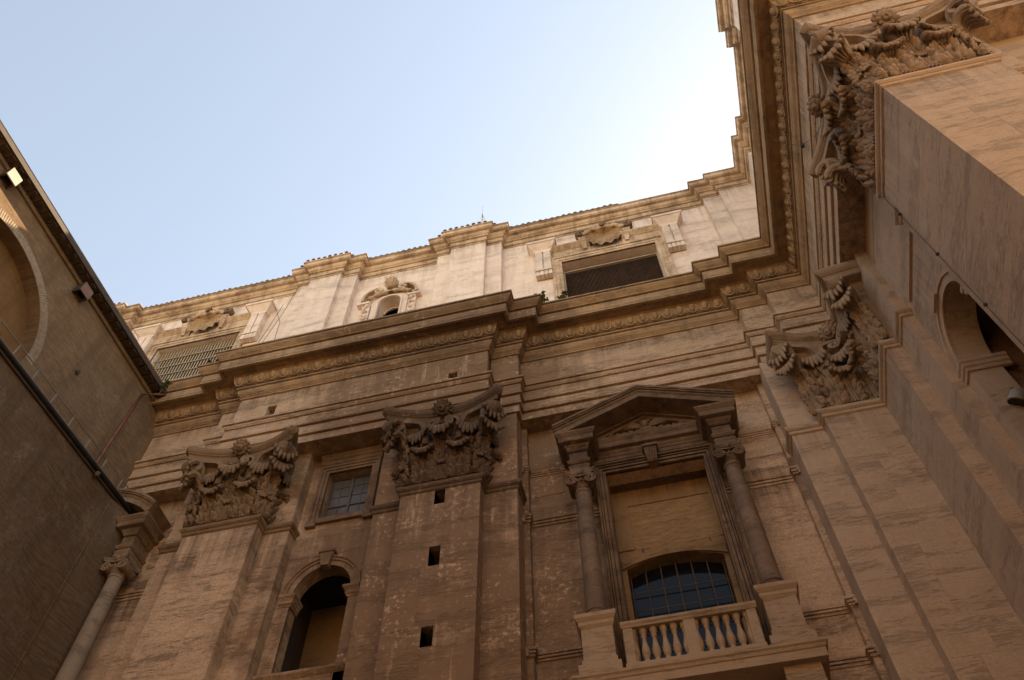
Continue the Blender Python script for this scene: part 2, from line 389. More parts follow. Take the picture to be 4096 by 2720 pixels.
# ------------------------------------------------------------------ massive cores behind the faces
core = MB()
core.box(-40, 40, 23.5, 60, GZ, 42.6)
core.box(12.0, 40, 11.5, 23.5, GZ, 42.6)
core.build('building_core', 'void', B)

# ------------------------------------------------------------------ giant order: wall planes
Y0, Y1, Y2, YW = 18.36, 18.92, 19.42, 20.0
holes = [(-6.86, -6.50, 21.05, 21.75), (-6.86, -6.50, 18.37, 19.16), (-6.86, -6.50, 15.45, 16.13)]
# left bay wall with the small window and the arched niche
poly_holes(rect(-12.6, -8.9, GZ, 26.2), [rect(-11.50, -9.80, 22.52, 24.98), arch(-10.73, 0.98, 12.0, 19.10, 24, 1.10)], Y2, Y2 + 0.45).build('bay_wall', 'facade', B)
# window bay wall, big opening
poly_holes(rect(-4.4, 5.0, GZ, 26.2), [rect(-1.31, 2.05, 12.6, 22.80)], YW, YW + 0.55).build('bay_wall', 'facade', B)
poly_holes(rect(-28, -16.6, GZ, 26.2), [rect(-23.3, -19.5, 12.6, 22.80)], YW, YW + 0.55).build('bay_wall', 'facade', B)
MB().box(-28, -16.6, YW + 1.2, YW + 1.3, 5, 24).build('bay_recess', 'void', B)
# sub pilasters
poly_holes(rect(-9.20, -4.18, GZ, 26.2), [rect(*h) for h in holes], Y1, Y1 + 1.6).build('sub_pilaster', 'facade', B)
MB().box(-7.2, -6.2, Y1 + 1.62, Y1 + 1.7, 14, 23).build('hole_wall', 'void', B)
MB().box(-16.95, -12.20, Y1, 21.0, GZ, 26.2).build('sub_pilaster', 'facade', B)
MB().box(4.78, 8.25, 18.845, 21.0, GZ, 25.9).build('sub_pilaster', 'wing', B)
MB().box(8.22, 9.6, 15.18, 18.86, GZ, 26.2).build('sub_pilaster', 'wing', B)
MB().box(8.22, 11.55, 8.67, 12.10, GZ, 26.2).build('sub_pilaster', 'wing', B)
# recessed wall of the wing with its arch
AY, AR = 13.62, 1.16
poly_holes([(11.9, GZ), (15.4, GZ), (15.4, 24.8), (11.9, 24.8)], [arch(AY, AR, 8.0, 18.62, 24)], 8.55, 9.35, 'x').build('wing_recess_wall', 'wing', B)
MB().box(10.6, 10.7, 11.5, 16, 5, 21).box(9.35, 10.6, 15.0, 15.6, 5, 21).box(9.35, 10.6, 11.6, 12.2, 5, 21).box(9.35, 10.6, 11.6, 15.6, 20.4, 20.6).build('wing_arch_recess', 'plaster', B)
w = MB(); w.box(8.47, 8.60, 11.9, 14.80, 21.90, 24.6); w.build('wing_raised_panel', 'wing', B)
MB().box(11.2, 26, 9.15, 11.6, GZ, 26.2).build('wing_end_wall', 'wing', B)

def shaft(name, face, x0, x1, y0, y1, mat, z0=10.4, z1=21.8, gaps=(), seed=1, split=True):
    """pilaster shaft: recessed core mesh and proud stone courses as its children"""
    rnd = random.Random(seed); i = 0.03
    core = MB()
    zs = []
    if gaps:
        hx0, hx1 = gaps[0][0], gaps[0][1]
        core.box(x0 + i, hx0, y0 + i, y1, GZ, 21.9).box(hx1, x1 - i, y0 + i, y1, GZ, 21.9)
        cuts = sorted([(gp[2], gp[3]) for gp in gaps]); zc = GZ
        for a, b2 in cuts: core.box(hx0, hx1, y0 + i, y1, zc, a); zc = b2
        core.box(hx0, hx1, y0 + i, y1, zc, 21.9)
    else:
        core.box(x0 + (i if face != 'W' or True else 0), x1 - (i if face == 'S' else 0), y0 + (i if face in 'SC' else i), y1 - (i if face in 'C' else 0), GZ, 21.9)
    p = core.build(name, mat, B)
    levels = sorted(set([z0, z1] + [q for gp in gaps for q in (gp[2], gp[3])]))
    full = [levels[0]]
    for a, b2 in zip(levels, levels[1:]):
        n = max(1, round((b2 - a) / 1.15)); cut = [a + (b2 - a) * k / n + (rnd.uniform(-.12, .12) if 0 < k < n else 0) for k in range(1, n + 1)]
        full += cut
    for a, b2 in zip(full, full[1:]):
        a2, b3 = a + 0.0015, b2 - 0.0015
        hole = [gp for gp in gaps if abs(gp[2] - a) < 0.02]
        if hole: xs = [(x0, hole[0][0]), (hole[0][1], x1)]
        elif split and rnd.random() < 0.75:
            xm = x0 + (x1 - x0) * rnd.choice((0.36, 0.45, 0.58, 0.66)); xs = [(x0, xm - 0.0015), (xm + 0.0015, x1)]
        else: xs = [(x0, x1)]
        for xa, xb in xs:
            e = rnd.uniform(0, 0.006)
            MB().box(xa, xb, y0 + e, y1 - 0.01, a2, b3).build('stone_block', mat, p)
    MB().box(x0, x1, y0, y1, GZ, z0 - 0.004).build('shaft_base', mat, p)
    return p
shaft('giant_pilaster', 'S', -8.05, -5.31, Y0, Y1 + 0.02, 'facade', gaps=holes, seed=3)
shaft('giant_pilaster', 'S', -15.85, -13.15, Y0, Y1 + 0.02, 'facade', seed=4)
shaft('giant_pilaster', 'S', 5.83, 7.745, Y0, 18.86, 'wing', seed=5)
shaft('giant_pilaster', 'W', 7.75, 8.24, 16.20, 18.85, 'wing', seed=6, split=False)
shaft('giant_pilaster', 'C', 7.75, 10.55, 8.20, 11.17, 'wing', seed=8)
# neck astragals
ASTR = [(-0.05, 22.12), (0.06, 22.12), (0.11, 22.07), (0.14, 21.99), (0.13, 21.91), (0.08, 21.86), (0.055, 21.85), (0.055, 21.74), (0.0, 21.70), (-0.05, 21.70)]
for path, mt in (([(-9.20, Y2 + .1), (-9.20, Y1), (-8.05, Y1), (-8.05, Y0), (-5.31, Y0), (-5.31, Y1), (-4.18, Y1), (-4.18, YW + .1)], 'capital'),
                 ([(-16.95, YW + .1), (-16.95, Y1), (-15.85, Y1), (-15.85, Y0), (-13.15, Y0), (-13.15, Y1), (-12.20, Y1), (-12.20, Y2 + .1)], 'capital'),
                 ([(4.78, YW + .1), (4.78, 18.84), (5.83, 18.84), (5.83, Y0), (7.75, Y0), (7.75, 16.2), (8.22, 16.2), (8.22, 15.18), (8.6, 15.18)], 'wing'),
                 ([(8.6, 12.1), (8.22, 12.1), (8.22, 11.17), (7.75, 11.17), (7.75, 8.2), (10.55, 8.2), (10.55, 8.67), (11.55, 8.67), (11.55, 9.3)], 'wing')):
    MB().sweep(path, ASTR).build('neck_moulding', mt, B)

# ------------------------------------------------------------------ entablature
EP = [(-30, 19.30), (-16.95, 19.30), (-16.95, 18.84), (-15.90, 18.84), (-15.90, Y0), (-5.20, Y0), (-5.20, 18.84), (-4.05, 18.84), (-4.05, 19.30),
      (4.90, 19.30), (4.90, 18.84), (6.03, 18.84), (6.03, Y0), (7.75, Y0), (7.75, 8.20), (24, 8.20)]
EPC = [(1.24, 32.02), (1.30, 31.99), (1.30, 31.90), (1.22, 31.89), (1.22, 31.86), (1.26, 31.84), (1.25, 31.76), (1.18, 31.66), (1.10, 31.58), (1.07, 31.55), (1.07, 31.50), (0.96, 31.50), (0.96, 31.45), (1.00, 31.44), (1.00, 31.02), (0.97, 31.01), (0.97, 30.98),
       (1.01, 30.97), (1.01, 30.85), (0.90, 30.85), (0.90, 30.96), (0.50, 30.96), (0.50, 30.86), (0.47, 30.84), (0.45, 30.70), (0.40, 30.52), (0.32, 30.38), (0.28, 30.35), (0.22, 30.34), (0.22, 30.30), (0.27, 30.29), (0.27, 30.20), (0.19, 30.19), (0.19, 30.15),
       (0.22, 30.14), (0.20, 30.04), (0.15, 29.92), (0.07, 29.84), (0.05, 29.80), (0.02, 29.79), (0.02, 29.76), (0.06, 29.75), (0.06, 29.66), (0.0, 29.65), (-1.3, 29.65), (-1.3, 32.02)]
EPA = [(0.22, 27.86), (0.22, 27.75), (0.13, 27.745), (0.13, 27.70), (0.18, 27.695), (0.15, 27.62), (0.10, 27.55), (0.0, 27.54), (0.0, 27.485), (0.085, 27.48), (0.085, 27.04), (-0.02, 27.03), (-0.02, 26.975), (0.125, 26.97), (0.115, 26.89), (-0.05, 26.88), (-0.05, 26.82), (0.045, 26.815), (0.045, 26.46), (-0.05, 26.45), (-0.05, 26.395), (0.085, 26.39), (0.075, 26.31), (-0.09, 26.30), (-0.09, 26.24), (0.0, 26.235), (0.0, 25.86), (-1.25, 25.86), (-1.25, 27.86)]
# split the run in lengths of one stone character
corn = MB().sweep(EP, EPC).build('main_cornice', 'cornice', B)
arcv = MB().sweep(EP, EPA).build('architrave', 'facade', B)
fz = MB().sweep([EP[0]] + EP[1:4] + [(-15.90, Y0 + .3)], [(0, 29.7), (0, 27.8), (-.6, 27.8), (-.6, 29.7)])
fz.sweep([(-5.20, Y0 + .3)] + EP[6:], [(0, 29.7), (0, 27.8), (-.6, 27.8), (-.6, 29.7)])
fr = fz.build('frieze', 'facade', B)
poly_holes(rect(-15.9, -5.2, 27.8, 29.7), [rect(-14.50, -14.10, 28.18, 28.80), rect(-6.80, -6.42, 28.15, 28.56)], Y0, Y0 + 1.2).build('frieze', 'facade', B)
# egg and dart
eg = MB(); eg.ellipsoid((0, 0, 0), (0.135, 0.095, 0.215), 12, 8, R(20))
pts = [(0.205 * math.sin(a) , 0.03 + 0.10 * math.cos(a) * 0.3, -0.04 - 0.235 * math.cos(a)) for a in [R(-150 + 300 * i / 16) for i in range(17)]]
eg.tube(pts, 0.032, 6)
egg_me = eg.mesh('egg', 'cornice', True)
dm = MB(); dm.add([(-0.035, 0.03, 0.22), (0.035, 0.03, 0.22), (0.0, -0.05, 0.20), (-0.05, 0.10, -0.20), (0.05, 0.10, -0.20), (0, 0.03, -0.26), (0, 0.2, 0)], [(0, 1, 2), (0, 2, 5, 3), (1, 4, 5, 2), (0, 3, 6), (1, 6, 4), (3, 5, 4, 6), (0, 6, 1)])
dart_me = dm.mesh('dart', 'cornice')
PEG = 0.415
for i in range(len(EP) - 1):
    a, b = Vector(EP[i]), Vector(EP[i + 1]); d = (b - a); L = d.length; d.normalize(); nrm = Vector((d.y, -d.x))
    if i == 0: a = a + d * 6; L -= 6
    if i == len(EP) - 2: L = 6
    conv0 = conv1 = 0.0
    def turn(j):
        if j <= 0 or j >= len(EP) - 1: return 0
        u, v2 = Vector(EP[j]) - Vector(EP[j - 1]), Vector(EP[j + 1]) - Vector(EP[j])
        return 1 if u.x * v2.y - u.y * v2.x > 0 else -1      # left turn = convex (outside on the right)
    s0 = -PEG * turn(i) if i else 0; s1 = L + PEG * turn(i + 1) if i < len(EP) - 2 else L
    if s1 - s0 < 0.5: continue
    n = max(1, round((s1 - s0) / 0.50)); st = (s1 - s0) / n
    rot = math.atan2(nrm.x, -nrm.y)
    for k in range(n):
        p = a + d * (s0 + st * (k + 0.5)) + nrm * PEG
        link('egg', egg_me, corn, (p.x, p.y, 30.60), rot)
        if k: 
            q = a + d * (s0 + st * k) + nrm * (PEG + .01); link('dart', dart_me, corn, (q.x, q.y, 30.60), rot)

# inner architrave of the recessed wing wall
MB().sweep([(8.66, 15.2), (8.66, 12.0)], [(0.06, 25.9), (0.06, 25.62), (0.03, 25.58), (0.03, 25.3), (0.0, 25.27), (0, 24.85), (-0.7, 24.85), (-0.7, 25.9)]).build('wing_inner_architrave', 'wing', B)
MB().box(8.97, 9.3, 12, 15.4, 24.6, 25).build('wing_upper_wall', 'wing', B)

# ------------------------------------------------------------------ Corinthian capitals
def acanthus(w, h, out, lobes=4, body=0.42, flare=0.42):
    """acanthus leaf: fluted stem, side lobes split in fingers, curled and fingered tip (outward = -y)"""
    ctl = [(0.05, 0), (0.06, .24), (0.08, .48), (0.14, .70), (0.30, .90), (0.56, 1.0), (0.80, .97), (0.95, .86), (0.95, .74), (0.84, .66)]
    NS = 48; sp = catmull([(a * out, b * h) for a, b in ctl], NS); acc = [0.0]
    for i in range(NS): acc.append(acc[-1] + (sp[i + 1] - sp[i]).length)
    S = acc[-1]
    def at(s):
        s = max(0.0, min(S * 0.9999, s)); i = 0
        while acc[i + 1] < s: i += 1
        t = (s - acc[i]) / (acc[i + 1] - acc[i]); p = sp[i].lerp(sp[i + 1], t)
        d = (sp[min(i + 2, NS)] - sp[max(i - 1, 0)]).normalized(); return p, Vector((d.y, -d.x))
    def P(x, s, n):
        p, nn = at(s); return (x, -(p.x + nn.x * n), p.y + nn.y * n)
    mb = MB()
    def finger(x0, s0, ang, ln, wd, fl, n0=0.0, dr=0.0, fat=1.0):
        st = 8; vs = []
        for k in range(st):
            t = (0, .2, .4, .6, .75, .87, .95, 1)[k]; a = ang * (1 - 0.25 * t)
            x = x0 + math.sin(a) * ln * t; s = s0 + math.cos(a) * ln * t
            wt = wd * (0.75 + 0.45 * math.sin(math.pi * min(1, t * 0.75))) * (1.0 if t < .75 else math.sqrt(max(0.12, 1 - ((t - .75) / .25) ** 2)))
            px, ps = math.cos(a), -math.sin(a); n = n0 + fl * ln * t * t - dr * t
            th = fat * (0.030 * w + 0.022 * w * math.sin(math.pi * t))
            for q, nq in ((-1, -0.012), (-.35, th), (.35, th), (1, -0.012), (0, -0.05 * w)):
                vs.append(P(x + px * q * wt / 2, s + ps * q * wt / 2, n + nq))
        f = [(k * 5 + i, k * 5 + (i + 1) % 5, k * 5 + 5 + (i + 1) % 5, k * 5 + 5 + i) for k in range(st - 1) for i in range(5)]
        f += [(4, 3, 2, 1, 0), tuple((st - 1) * 5 + i for i in range(5))]; mb.add(vs, f)
    # fluted body
    nu, nv = 24, 16; hw = w * body / 2; vs = []
    for back in (0, 1):
        for j in range(nv + 1):
            s = S * 0.74 * j / nv; ww = hw * (1.25 - 0.45 * math.sin(math.pi * min(1, 0.1 + j / nv))) if j < nv * .7 else hw * 1.15
            for i in range(nu + 1):
                u = -1 + 2 * i / nu
                n = (0.075 * w * abs(math.cos(u * math.pi * 2.5)) ** 1.2 + 0.04 * w * (1 - u * u)) if not back else -0.06 * w
                vs.append(P(u * ww, s, n))
    K = (nu + 1) * (nv + 1); fs = []
    for j in range(nv):
        for i in range(nu):
            q = j * (nu + 1) + i; fs += [(q, q + 1, q + nu + 2, q + nu + 1), (K + q, K + q + nu + 1, K + q + nu + 2, K + q + 1)]
    for j in range(nv):
        q = j * (nu + 1); fs += [(q, q + nu + 1, K + q + nu + 1, K + q), (q + nu, K + q + nu, K + q + 2 * nu + 1, q + 2 * nu + 1)]
    mb.add(vs, fs)
    # side lobes
    for j in range(lobes):
        s0 = S * (0.03 + 0.60 * j / lobes); ls = (0.92 if j else 0.8) * (1 - 0.10 * j)
        for sg in (-1, 1):
            for k, (a, l) in enumerate(((84, .27), (50, .35), (16, .34))):
                finger(sg * hw * 0.75, s0 + S * 0.012 * k, sg * R(a), w * l * ls * 1.0, w * 0.215, flare * (0.9 + 0.2 * k), 0.02 * k, 0.0, 2.2)
    # curled tip: rounded drooping fingers
    for k in range(7):
        a = -1 + 2 * k / 6
        finger(a * hw * 1.0, S * 0.60, R(a * 18), S * (0.38 - 0.10 * a * a - 0.02 * (k % 2)), w * 0.20, 0.0, 0.05 * w - .06 * a * a * w, 0.0, 3.0)
    for k in range(5):
        a = -1 + 2 * k / 4
        finger(a * hw * .6, S * 0.55, R(a * 16), S * 0.33, w * 0.18, 0.0, 0.07 * w, 0.0, 2.6)
    me = mb.mesh('acanthus_leaf', 'wing', True); me.materials.clear()
    return me
def flower_mesh(r, mat):
    mb = MB()
    for ring, (n, rr, ln, yy) in enumerate(((13, r * 0.60, r * 0.34, -0.02), (9, r * 0.36, r * 0.28, -0.12))):
        for k in range(n):
            a = 2 * math.pi * (k + ring * .5) / n; cx, cz = rr * math.cos(a), rr * math.sin(a)
            tmp = MB().ellipsoid((0, 0, 0), (ln, 0.07, r * math.pi * 0.85 / n), 8, 6)
            vs = [(cx + x * math.cos(a) - z * math.sin(a), y + yy - 0.35 * abs(x) * (1 if x > 0 else 0), cz + x * math.sin(a) + z * math.cos(a)) for x, y, z in tmp.v]
            mb.add(vs, tmp.f)
    mb.tube([(r * .22 * math.cos(t) * (1 - i / 30), -0.16 - 0.004 * i, r * .22 * math.sin(t) * (1 - i / 30)) for i, t in enumerate([k * 0.5 for k in range(18)])], 0.075, 8)
    mb.ellipsoid((0, 0.02, 0), (r * .7, 0.10, r * .7), 16, 8)
    mb.box(-r * .3, r * .3, 0.0, 0.35, -r * .5, r * .3)
    return mb.mesh('flower', mat, True)
def volute_path(L, z0, z1, r):
    p0 = catmull([(0, z0), (L * 0.03, z0 + (z1 - z0) * .6), (L * .18, z1 + r * .55), (L * .50, z1 + r * .92), (L * .80, z1 + r), (L, z1 + r)], 18)
    return [tuple(q) for q in p0] + spiral((L, z1), r, r * .22, math.pi / 2, 1.6, 30, -1)[1:]
CAPZ = 22.12
cap_mesh = {}
def cap_parts(mat):
    if mat in cap_mesh: return cap_mesh[mat]
    d = {}
    for k, a in (('low', (1.05, 1.45, 0.62, 3)), ('mid', (1.0, 2.40, 0.82, 4)), ('corner', (0.90, 2.30, 0.90, 4)), ('sheath', (0.70, 2.96, 0.98, 4)), ('small', (0.55, 1.0, 0.25, 2)), ('cauli', (0.74, 2.62, 0.46, 4))):
        me = acanthus(*a); me.materials.append(M[mat]); d[k] = me
    d['flower'] = flower_mesh(0.43, mat)
    ns = 46
    vp = volute_path(0.95, 1.75, 2.72, 0.30)
    d['volute'] = MB().ribbon(vp, [0.17] * len(vp), [0.17] * len(vp), (0, 0, 0), (1, 0)).mesh('volute', mat, True, 40)
    hp = volute_path(0.42, 1.85, 2.76, 0.19)
    d['helix'] = MB().ribbon(hp, [0.12] * len(hp), [0.12] * len(hp), (0, 0, 0), (1, 0)).mesh('helix', mat, True, 40)
    st = MB(); n = 7
    for k in range(n):
        a = (k - (n - 1) / 2) / n
        st.tube([(a * .16, -0.07 - .05 * math.cos(a * 3), 0.0), (a * .14, -0.08 - .05 * math.cos(a * 3), 0.9), (a * .26, -0.12 - .06 * math.cos(a * 3), 1.5), (a * .62, -0.20 - .04 * math.cos(a * 3), 1.95)], [0.03, 0.032, 0.045, 0.06], 6)
    d['stalk'] = st.mesh('stalk', mat, True)
    cap_mesh[mat] = d; return d
def bell(cx0, cx1, cy0, cy1, mat):
    """flaring rectangular basket"""
    lv = [(-0.05, -0.01), (1.6, 0.0), (2.2, 0.05), (2.7, 0.16), (3.0, 0.32), (3.16, 0.36)]
    mb = MB(); vs = []
    for z, o in lv: vs += [(cx0 - o, cy0 - o, CAPZ + z), (cx1 + o, cy0 - o, CAPZ + z), (cx1 + o, cy1 + o, CAPZ + z), (cx0 - o, cy1 + o, CAPZ + z)]
    fs = [(i * 4 + k, i * 4 + (k + 1) % 4, i * 4 + 4 + (k + 1) % 4, i * 4 + 4 + k) for i in range(len(lv) - 1) for k in range(4)] + [(0, 1, 2, 3), tuple(len(lv) * 4 - 4 + k for k in range(4))]
    return mb.add(vs, fs)
def abacus(outline, mat, parent):
    """concave-sided slab from a plan outline travelled with the outside on the right"""
    prof = [(-0.16, CAPZ + 3.10), (-0.12, CAPZ + 3.12), (-0.09, CAPZ + 3.32), (-0.05, CAPZ + 3.36), (-0.03, CAPZ + 3.37), (-0.03, CAPZ + 3.41), (0.0, CAPZ + 3.43), (0.04, CAPZ + 3.50), (0.06, CAPZ + 3.60), (0.05, CAPZ + 3.68), (0.0, CAPZ + 3.73), (-0.16, CAPZ + 3.73)]
    mb = MB().sweep(outline, prof, closed=True)
    n = len(outline); k = len(prof)
    for q in (0, k - 1):
        for t in tessellate_polygon([[Vector(mb.v[i * k + q]) for i in range(n)]]): mb.f.append(tuple(i * k + q for i in t))
    return mb.build('abacus', mat, parent, True, 35)
def side_pts(a, b, nrm, tipo, mid, n=14, half=None):
    """concave edge between tips along face a->b (face corner points), outward nrm"""
    a, b, nrm = Vector(a), Vector(b), Vector(nrm); d = (b - a).normalized(); L = (b - a).length; pts = []
    for i in range(n + 1):
        s = -1 + 2 * i / n
        if half == 'a' and s > 0: continue
        if half == 'b' and s < 0: continue
        off = mid + (tipo - mid) * abs(s) ** 2.0
        along = L / 2 + s * (L / 2 + tipo - 0.16)
        pts.append(a + d * along + nrm * off)
    return pts
def put(cap, me, name, pos, ang, z=CAPZ, sx=1):
    o = link(name, me, cap, (pos.x, pos.y, z), ang)
    if sx != 1: o.scale = (sx, 1, 1)
    return o
def dress_face(cap, d, mid, dirx, nrm, hw, centre=True, left=True, right=True, corners=(True, True)):
    """leaves, stalks and volutes of one capital face; mid = face centre, dirx to the viewer's right"""
    ang = math.atan2(nrm.x, -nrm.y)
    for s, on in ((-1, left), (1, right)):
        if not on: continue
        put(cap, d['low'], 'acanthus_leaf', mid + dirx * (s * hw * 0.47), ang)
        put(cap, d['stalk'], 'stalk', mid + dirx * (s * hw * 0.40), ang)
        put(cap, d['small'], 'acanthus_leaf', mid + dirx * (s * hw * 0.93) + nrm * 0.02, ang + s * 0.5)
        put(cap, d['cauli'], 'acanthus_leaf', mid + dirx * (s * hw * 0.60), ang + s * 0.30)
        # outer volute runs to the corner, inner helix to the middle
        v0 = mid + dirx * (s * hw * 0.46) + nrm * 0.20; v1 = mid + dirx * (s * (hw + 0.42)) + nrm * 0.46
        dv = (v1 - v0).normalized()
        o = put(cap, d['volute'], 'volute', v0, math.atan2(dv.y, dv.x)); o.scale = ((v1 - v0).length / 0.95, 1, 1)
        h0 = mid + dirx * (s * hw * 0.40) + nrm * 0.24; h1 = mid + dirx * (s * 0.22) + nrm * 0.34
        dh = (h1 - h0).normalized(); o = put(cap, d['helix'], 'helix', h0, math.atan2(dh.y, dh.x)); o.scale = ((h1 - h0).length / 0.42, 1, 1)
    if centre:
        put(cap, d['mid'], 'acanthus_leaf', mid, ang)
        put(cap, d['small'], 'acanthus_leaf', mid, ang)
        put(cap, d['flower'], 'flower', mid + nrm * 0.52, ang, CAPZ + 3.36).rotation_euler = (R(42), 0, ang)
def corner_leaves(cap, d, pos, nrm):
    ang = math.atan2(nrm.x, -nrm.y)
    put(cap, d['corner'], 'acanthus_leaf', pos - nrm * 0.10, ang)
    put(cap, d['sheath'], 'acanthus_leaf', pos - nrm * 0.05, ang)
TIP, MID = 0.86, 0.30
def square_capital(x0, x1, y0, y1, mat, faces):
    cap = bell(x0 + .02, x1 - .02, y0 + .02, y1, mat).build('pilaster_capital', mat, B)
    d = cap_parts(mat); hw = (x1 - x0) / 2
    out = side_pts((x0, y0), (x1, y0), (0, -1), TIP, MID) + side_pts((x1, y0), (x1, y1), (1, 0), TIP, MID) + side_pts((x1, y1), (x0, y1), (0, 1), TIP, MID) + side_pts((x0, y1), (x0, y0), (-1, 0), TIP, MID)
    abacus(out, mat, cap)
    mx, my = (x0 + x1) / 2, (y0 + y1) / 2
    if 'S' in faces: dress_face(cap, d, Vector((mx, y0)), Vector((1, 0)), Vector((0, -1)), hw)
    if 'E' in faces: dress_face(cap, d, Vector((x1, my)), Vector((0, 1)), Vector((1, 0)), (y1 - y0) / 2, centre=False, right=False)
    if 'W' in faces: dress_face(cap, d, Vector((x0, my)), Vector((0, -1)), Vector((-1, 0)), (y1 - y0) / 2, centre='Wc' in faces, left='Wc' in faces)
    q = math.sqrt(.5)
    corner_leaves(cap, d, Vector((x0, y0)), Vector((-q, -q))); corner_leaves(cap, d, Vector((x1, y0)), Vector((q, -q)))
    if 'Wc' in faces: corner_leaves(cap, d, Vector((x0, y1)), Vector((-q, q)))
    return cap
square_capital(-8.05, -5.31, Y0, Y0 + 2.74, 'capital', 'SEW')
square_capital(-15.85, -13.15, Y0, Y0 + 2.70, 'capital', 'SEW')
square_capital(7.75, 10.55, 8.20, 11.17, 'wing_capital', ('S', 'W', 'Wc'))
# the folded capital in the inner corner
def corner_capital():
    mat = 'wing_capital'; d = cap_parts(mat); mb = bell(5.85, 9.0, Y0 + .02, 21, mat)
    m2 = bell(7.77, 9.5, 16.22, 19, mat); mb.add(m2.v, m2.f)
    cap = mb.build('pilaster_capital', mat, B)
    A0, Cn, B0 = (5.83, Y0), (7.75, Y0), (7.75, 16.20)
    h1 = side_pts(A0, (5.83 + 2 * 1.92, Y0), (0, -1), TIP, MID, 28, 'a')
    h2 = side_pts((7.75, 16.20 + 2 * 2.16), B0, (-1, 0), TIP, MID, 28, 'b')
    h1 = [p for p in h1 if p.x < 7.75 - MID - 0.02]; h2 = [p for p in h2 if p.y < Y0 - MID - 0.02]
    out = h1 + [Vector((7.75 - MID, Y0 - MID))] + h2 + [Vector((9.0, 15.30)), Vector((9.0, 20.5)), Vector((5.0, 20.5))]
    abacus(out, mat, cap)
    q = math.sqrt(.5)
    dx, ny = Vector((1, 0)), Vector((0, -1))
    # half face A
    put(cap, d['low'], 'acanthus_leaf', Vector((6.95, Y0)), 0)
    put(cap, d['stalk'], 'stalk', Vector((6.60, Y0)), 0)
    dwx, nw = Vector((0, -1)), Vector((-1, 0)); aw = math.atan2(nw.x, -nw.y)
    put(cap, d['low'], 'acanthus_leaf', Vector((7.75, 17.35)), aw)
    put(cap, d['stalk'], 'stalk', Vector((7.75, 17.0)), aw)
    for me, hgt in (('mid', 1), ('low', 1)):
        pass
    put(cap, d['mid'], 'acanthus_leaf', Vector((7.70, Y0 - .05)), -math.pi / 4)
    put(cap, d['cauli'], 'acanthus_leaf', Vector((6.45, Y0)), -0.3); put(cap, d['cauli'], 'acanthus_leaf', Vector((7.75, 16.85)), aw + 0.3)
    put(cap, d['flower'], 'flower', Vector((7.75 - .55, Y0 - .55)), -math.pi / 4, CAPZ + 3.36).rotation_euler = (R(42), 0, -math.pi / 4)
    corner_leaves(cap, d, Vector(A0), Vector((-q, -q))); corner_leaves(cap, d, Vector(B0), Vector((-q, -q)))
    for v0, v1 in (((6.55, Y0 - .2), (5.41, Y0 - .46)), ((7.55, 17.0), (7.29, 15.78))):
        v0, v1 = Vector(v0), Vector(v1); dv = (v1 - v0); o = put(cap, d['volute'], 'volute', v0, math.atan2(dv.y, dv.x)); o.scale = (dv.length / .95, 1, 1)
    for v0, v1 in (((6.65, Y0 - .24), (7.15, Y0 - .34)), ((7.51, 17.1), (7.41, 17.7))):
        v0, v1 = Vector(v0), Vector(v1); dv = (v1 - v0); o = put(cap, d['helix'], 'helix', v0, math.atan2(dv.y, dv.x)); o.scale = (dv.length / .42, 1, 1)
corner_capital()

# ------------------------------------------------------------------ attic
PA, SA, WA = 19.10, 19.35, 19.75
AP = [(-34, PA), (-27.2, PA), (-27.2, SA), (-26.4, SA), (-26.4, WA), (-16.30, WA), (-16.30, SA), (-15.50, SA), (-15.50, PA), (-13.75, PA), (-13.75, SA), (-12.92, SA), (-12.92, WA), (-8.42, WA), (-8.42, SA), (-7.62, SA), (-7.62, PA), (-5.74, PA), (-5.74, SA), (-4.93, SA), (-4.93, WA),
      (5.72, WA), (5.72, SA), (6.56, SA), (6.56, PA), (8.20, PA), (8.20, 17.40), (8.50, 17.40), (8.50, 16.45), (8.78, 16.45), (8.78, 11.95), (8.46, 11.95), (8.46, 11.13), (8.16, 11.13), (8.16, 8.55), (24, 8.55)]
ACP = [(0.44, 43.02), (0.50, 43.0), (0.50, 42.92), (0.44, 42.90), (0.44, 42.62), (0.40, 42.60), (0.40, 42.55), (0.26, 42.53), (0.25, 42.44), (0.20, 42.34), (0.12, 42.28), (0.12, 42.22), (0.16, 42.21), (0.16, 42.14), (0.07, 42.12), (0.07, 41.80), (0.10, 41.79), (0.10, 41.72), (0.03, 41.70), (0.03, 41.58), (-1.0, 41.58), (-1.0, 43.02)]
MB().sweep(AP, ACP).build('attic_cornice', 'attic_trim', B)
AW, AWL = 0.42, -21.35
def hop(cx): return rect(cx - 2.34, cx + 2.34, 33.2, 38.65)
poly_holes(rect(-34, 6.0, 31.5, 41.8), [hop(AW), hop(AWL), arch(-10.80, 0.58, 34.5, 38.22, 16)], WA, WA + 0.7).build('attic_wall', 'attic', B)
ap = MB()
ap.box(-16.30, -12.92, SA, WA + .1, 31.6, 41.8).box(-15.50, -13.75, PA, SA + .05, 31.6, 41.8)
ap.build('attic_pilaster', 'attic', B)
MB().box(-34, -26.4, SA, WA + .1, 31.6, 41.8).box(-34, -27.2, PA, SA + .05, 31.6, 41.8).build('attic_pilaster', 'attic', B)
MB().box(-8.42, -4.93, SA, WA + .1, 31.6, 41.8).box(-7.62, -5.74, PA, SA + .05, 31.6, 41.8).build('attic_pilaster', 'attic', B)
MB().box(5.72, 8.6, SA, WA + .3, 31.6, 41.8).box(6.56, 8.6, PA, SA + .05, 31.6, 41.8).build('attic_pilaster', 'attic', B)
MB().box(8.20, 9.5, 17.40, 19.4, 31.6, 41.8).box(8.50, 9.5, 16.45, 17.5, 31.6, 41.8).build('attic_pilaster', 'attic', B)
MB().box(8.78, 9.6, 11.0, 17, 31.6, 41.8).build('wing_attic_wall', 'attic', B)
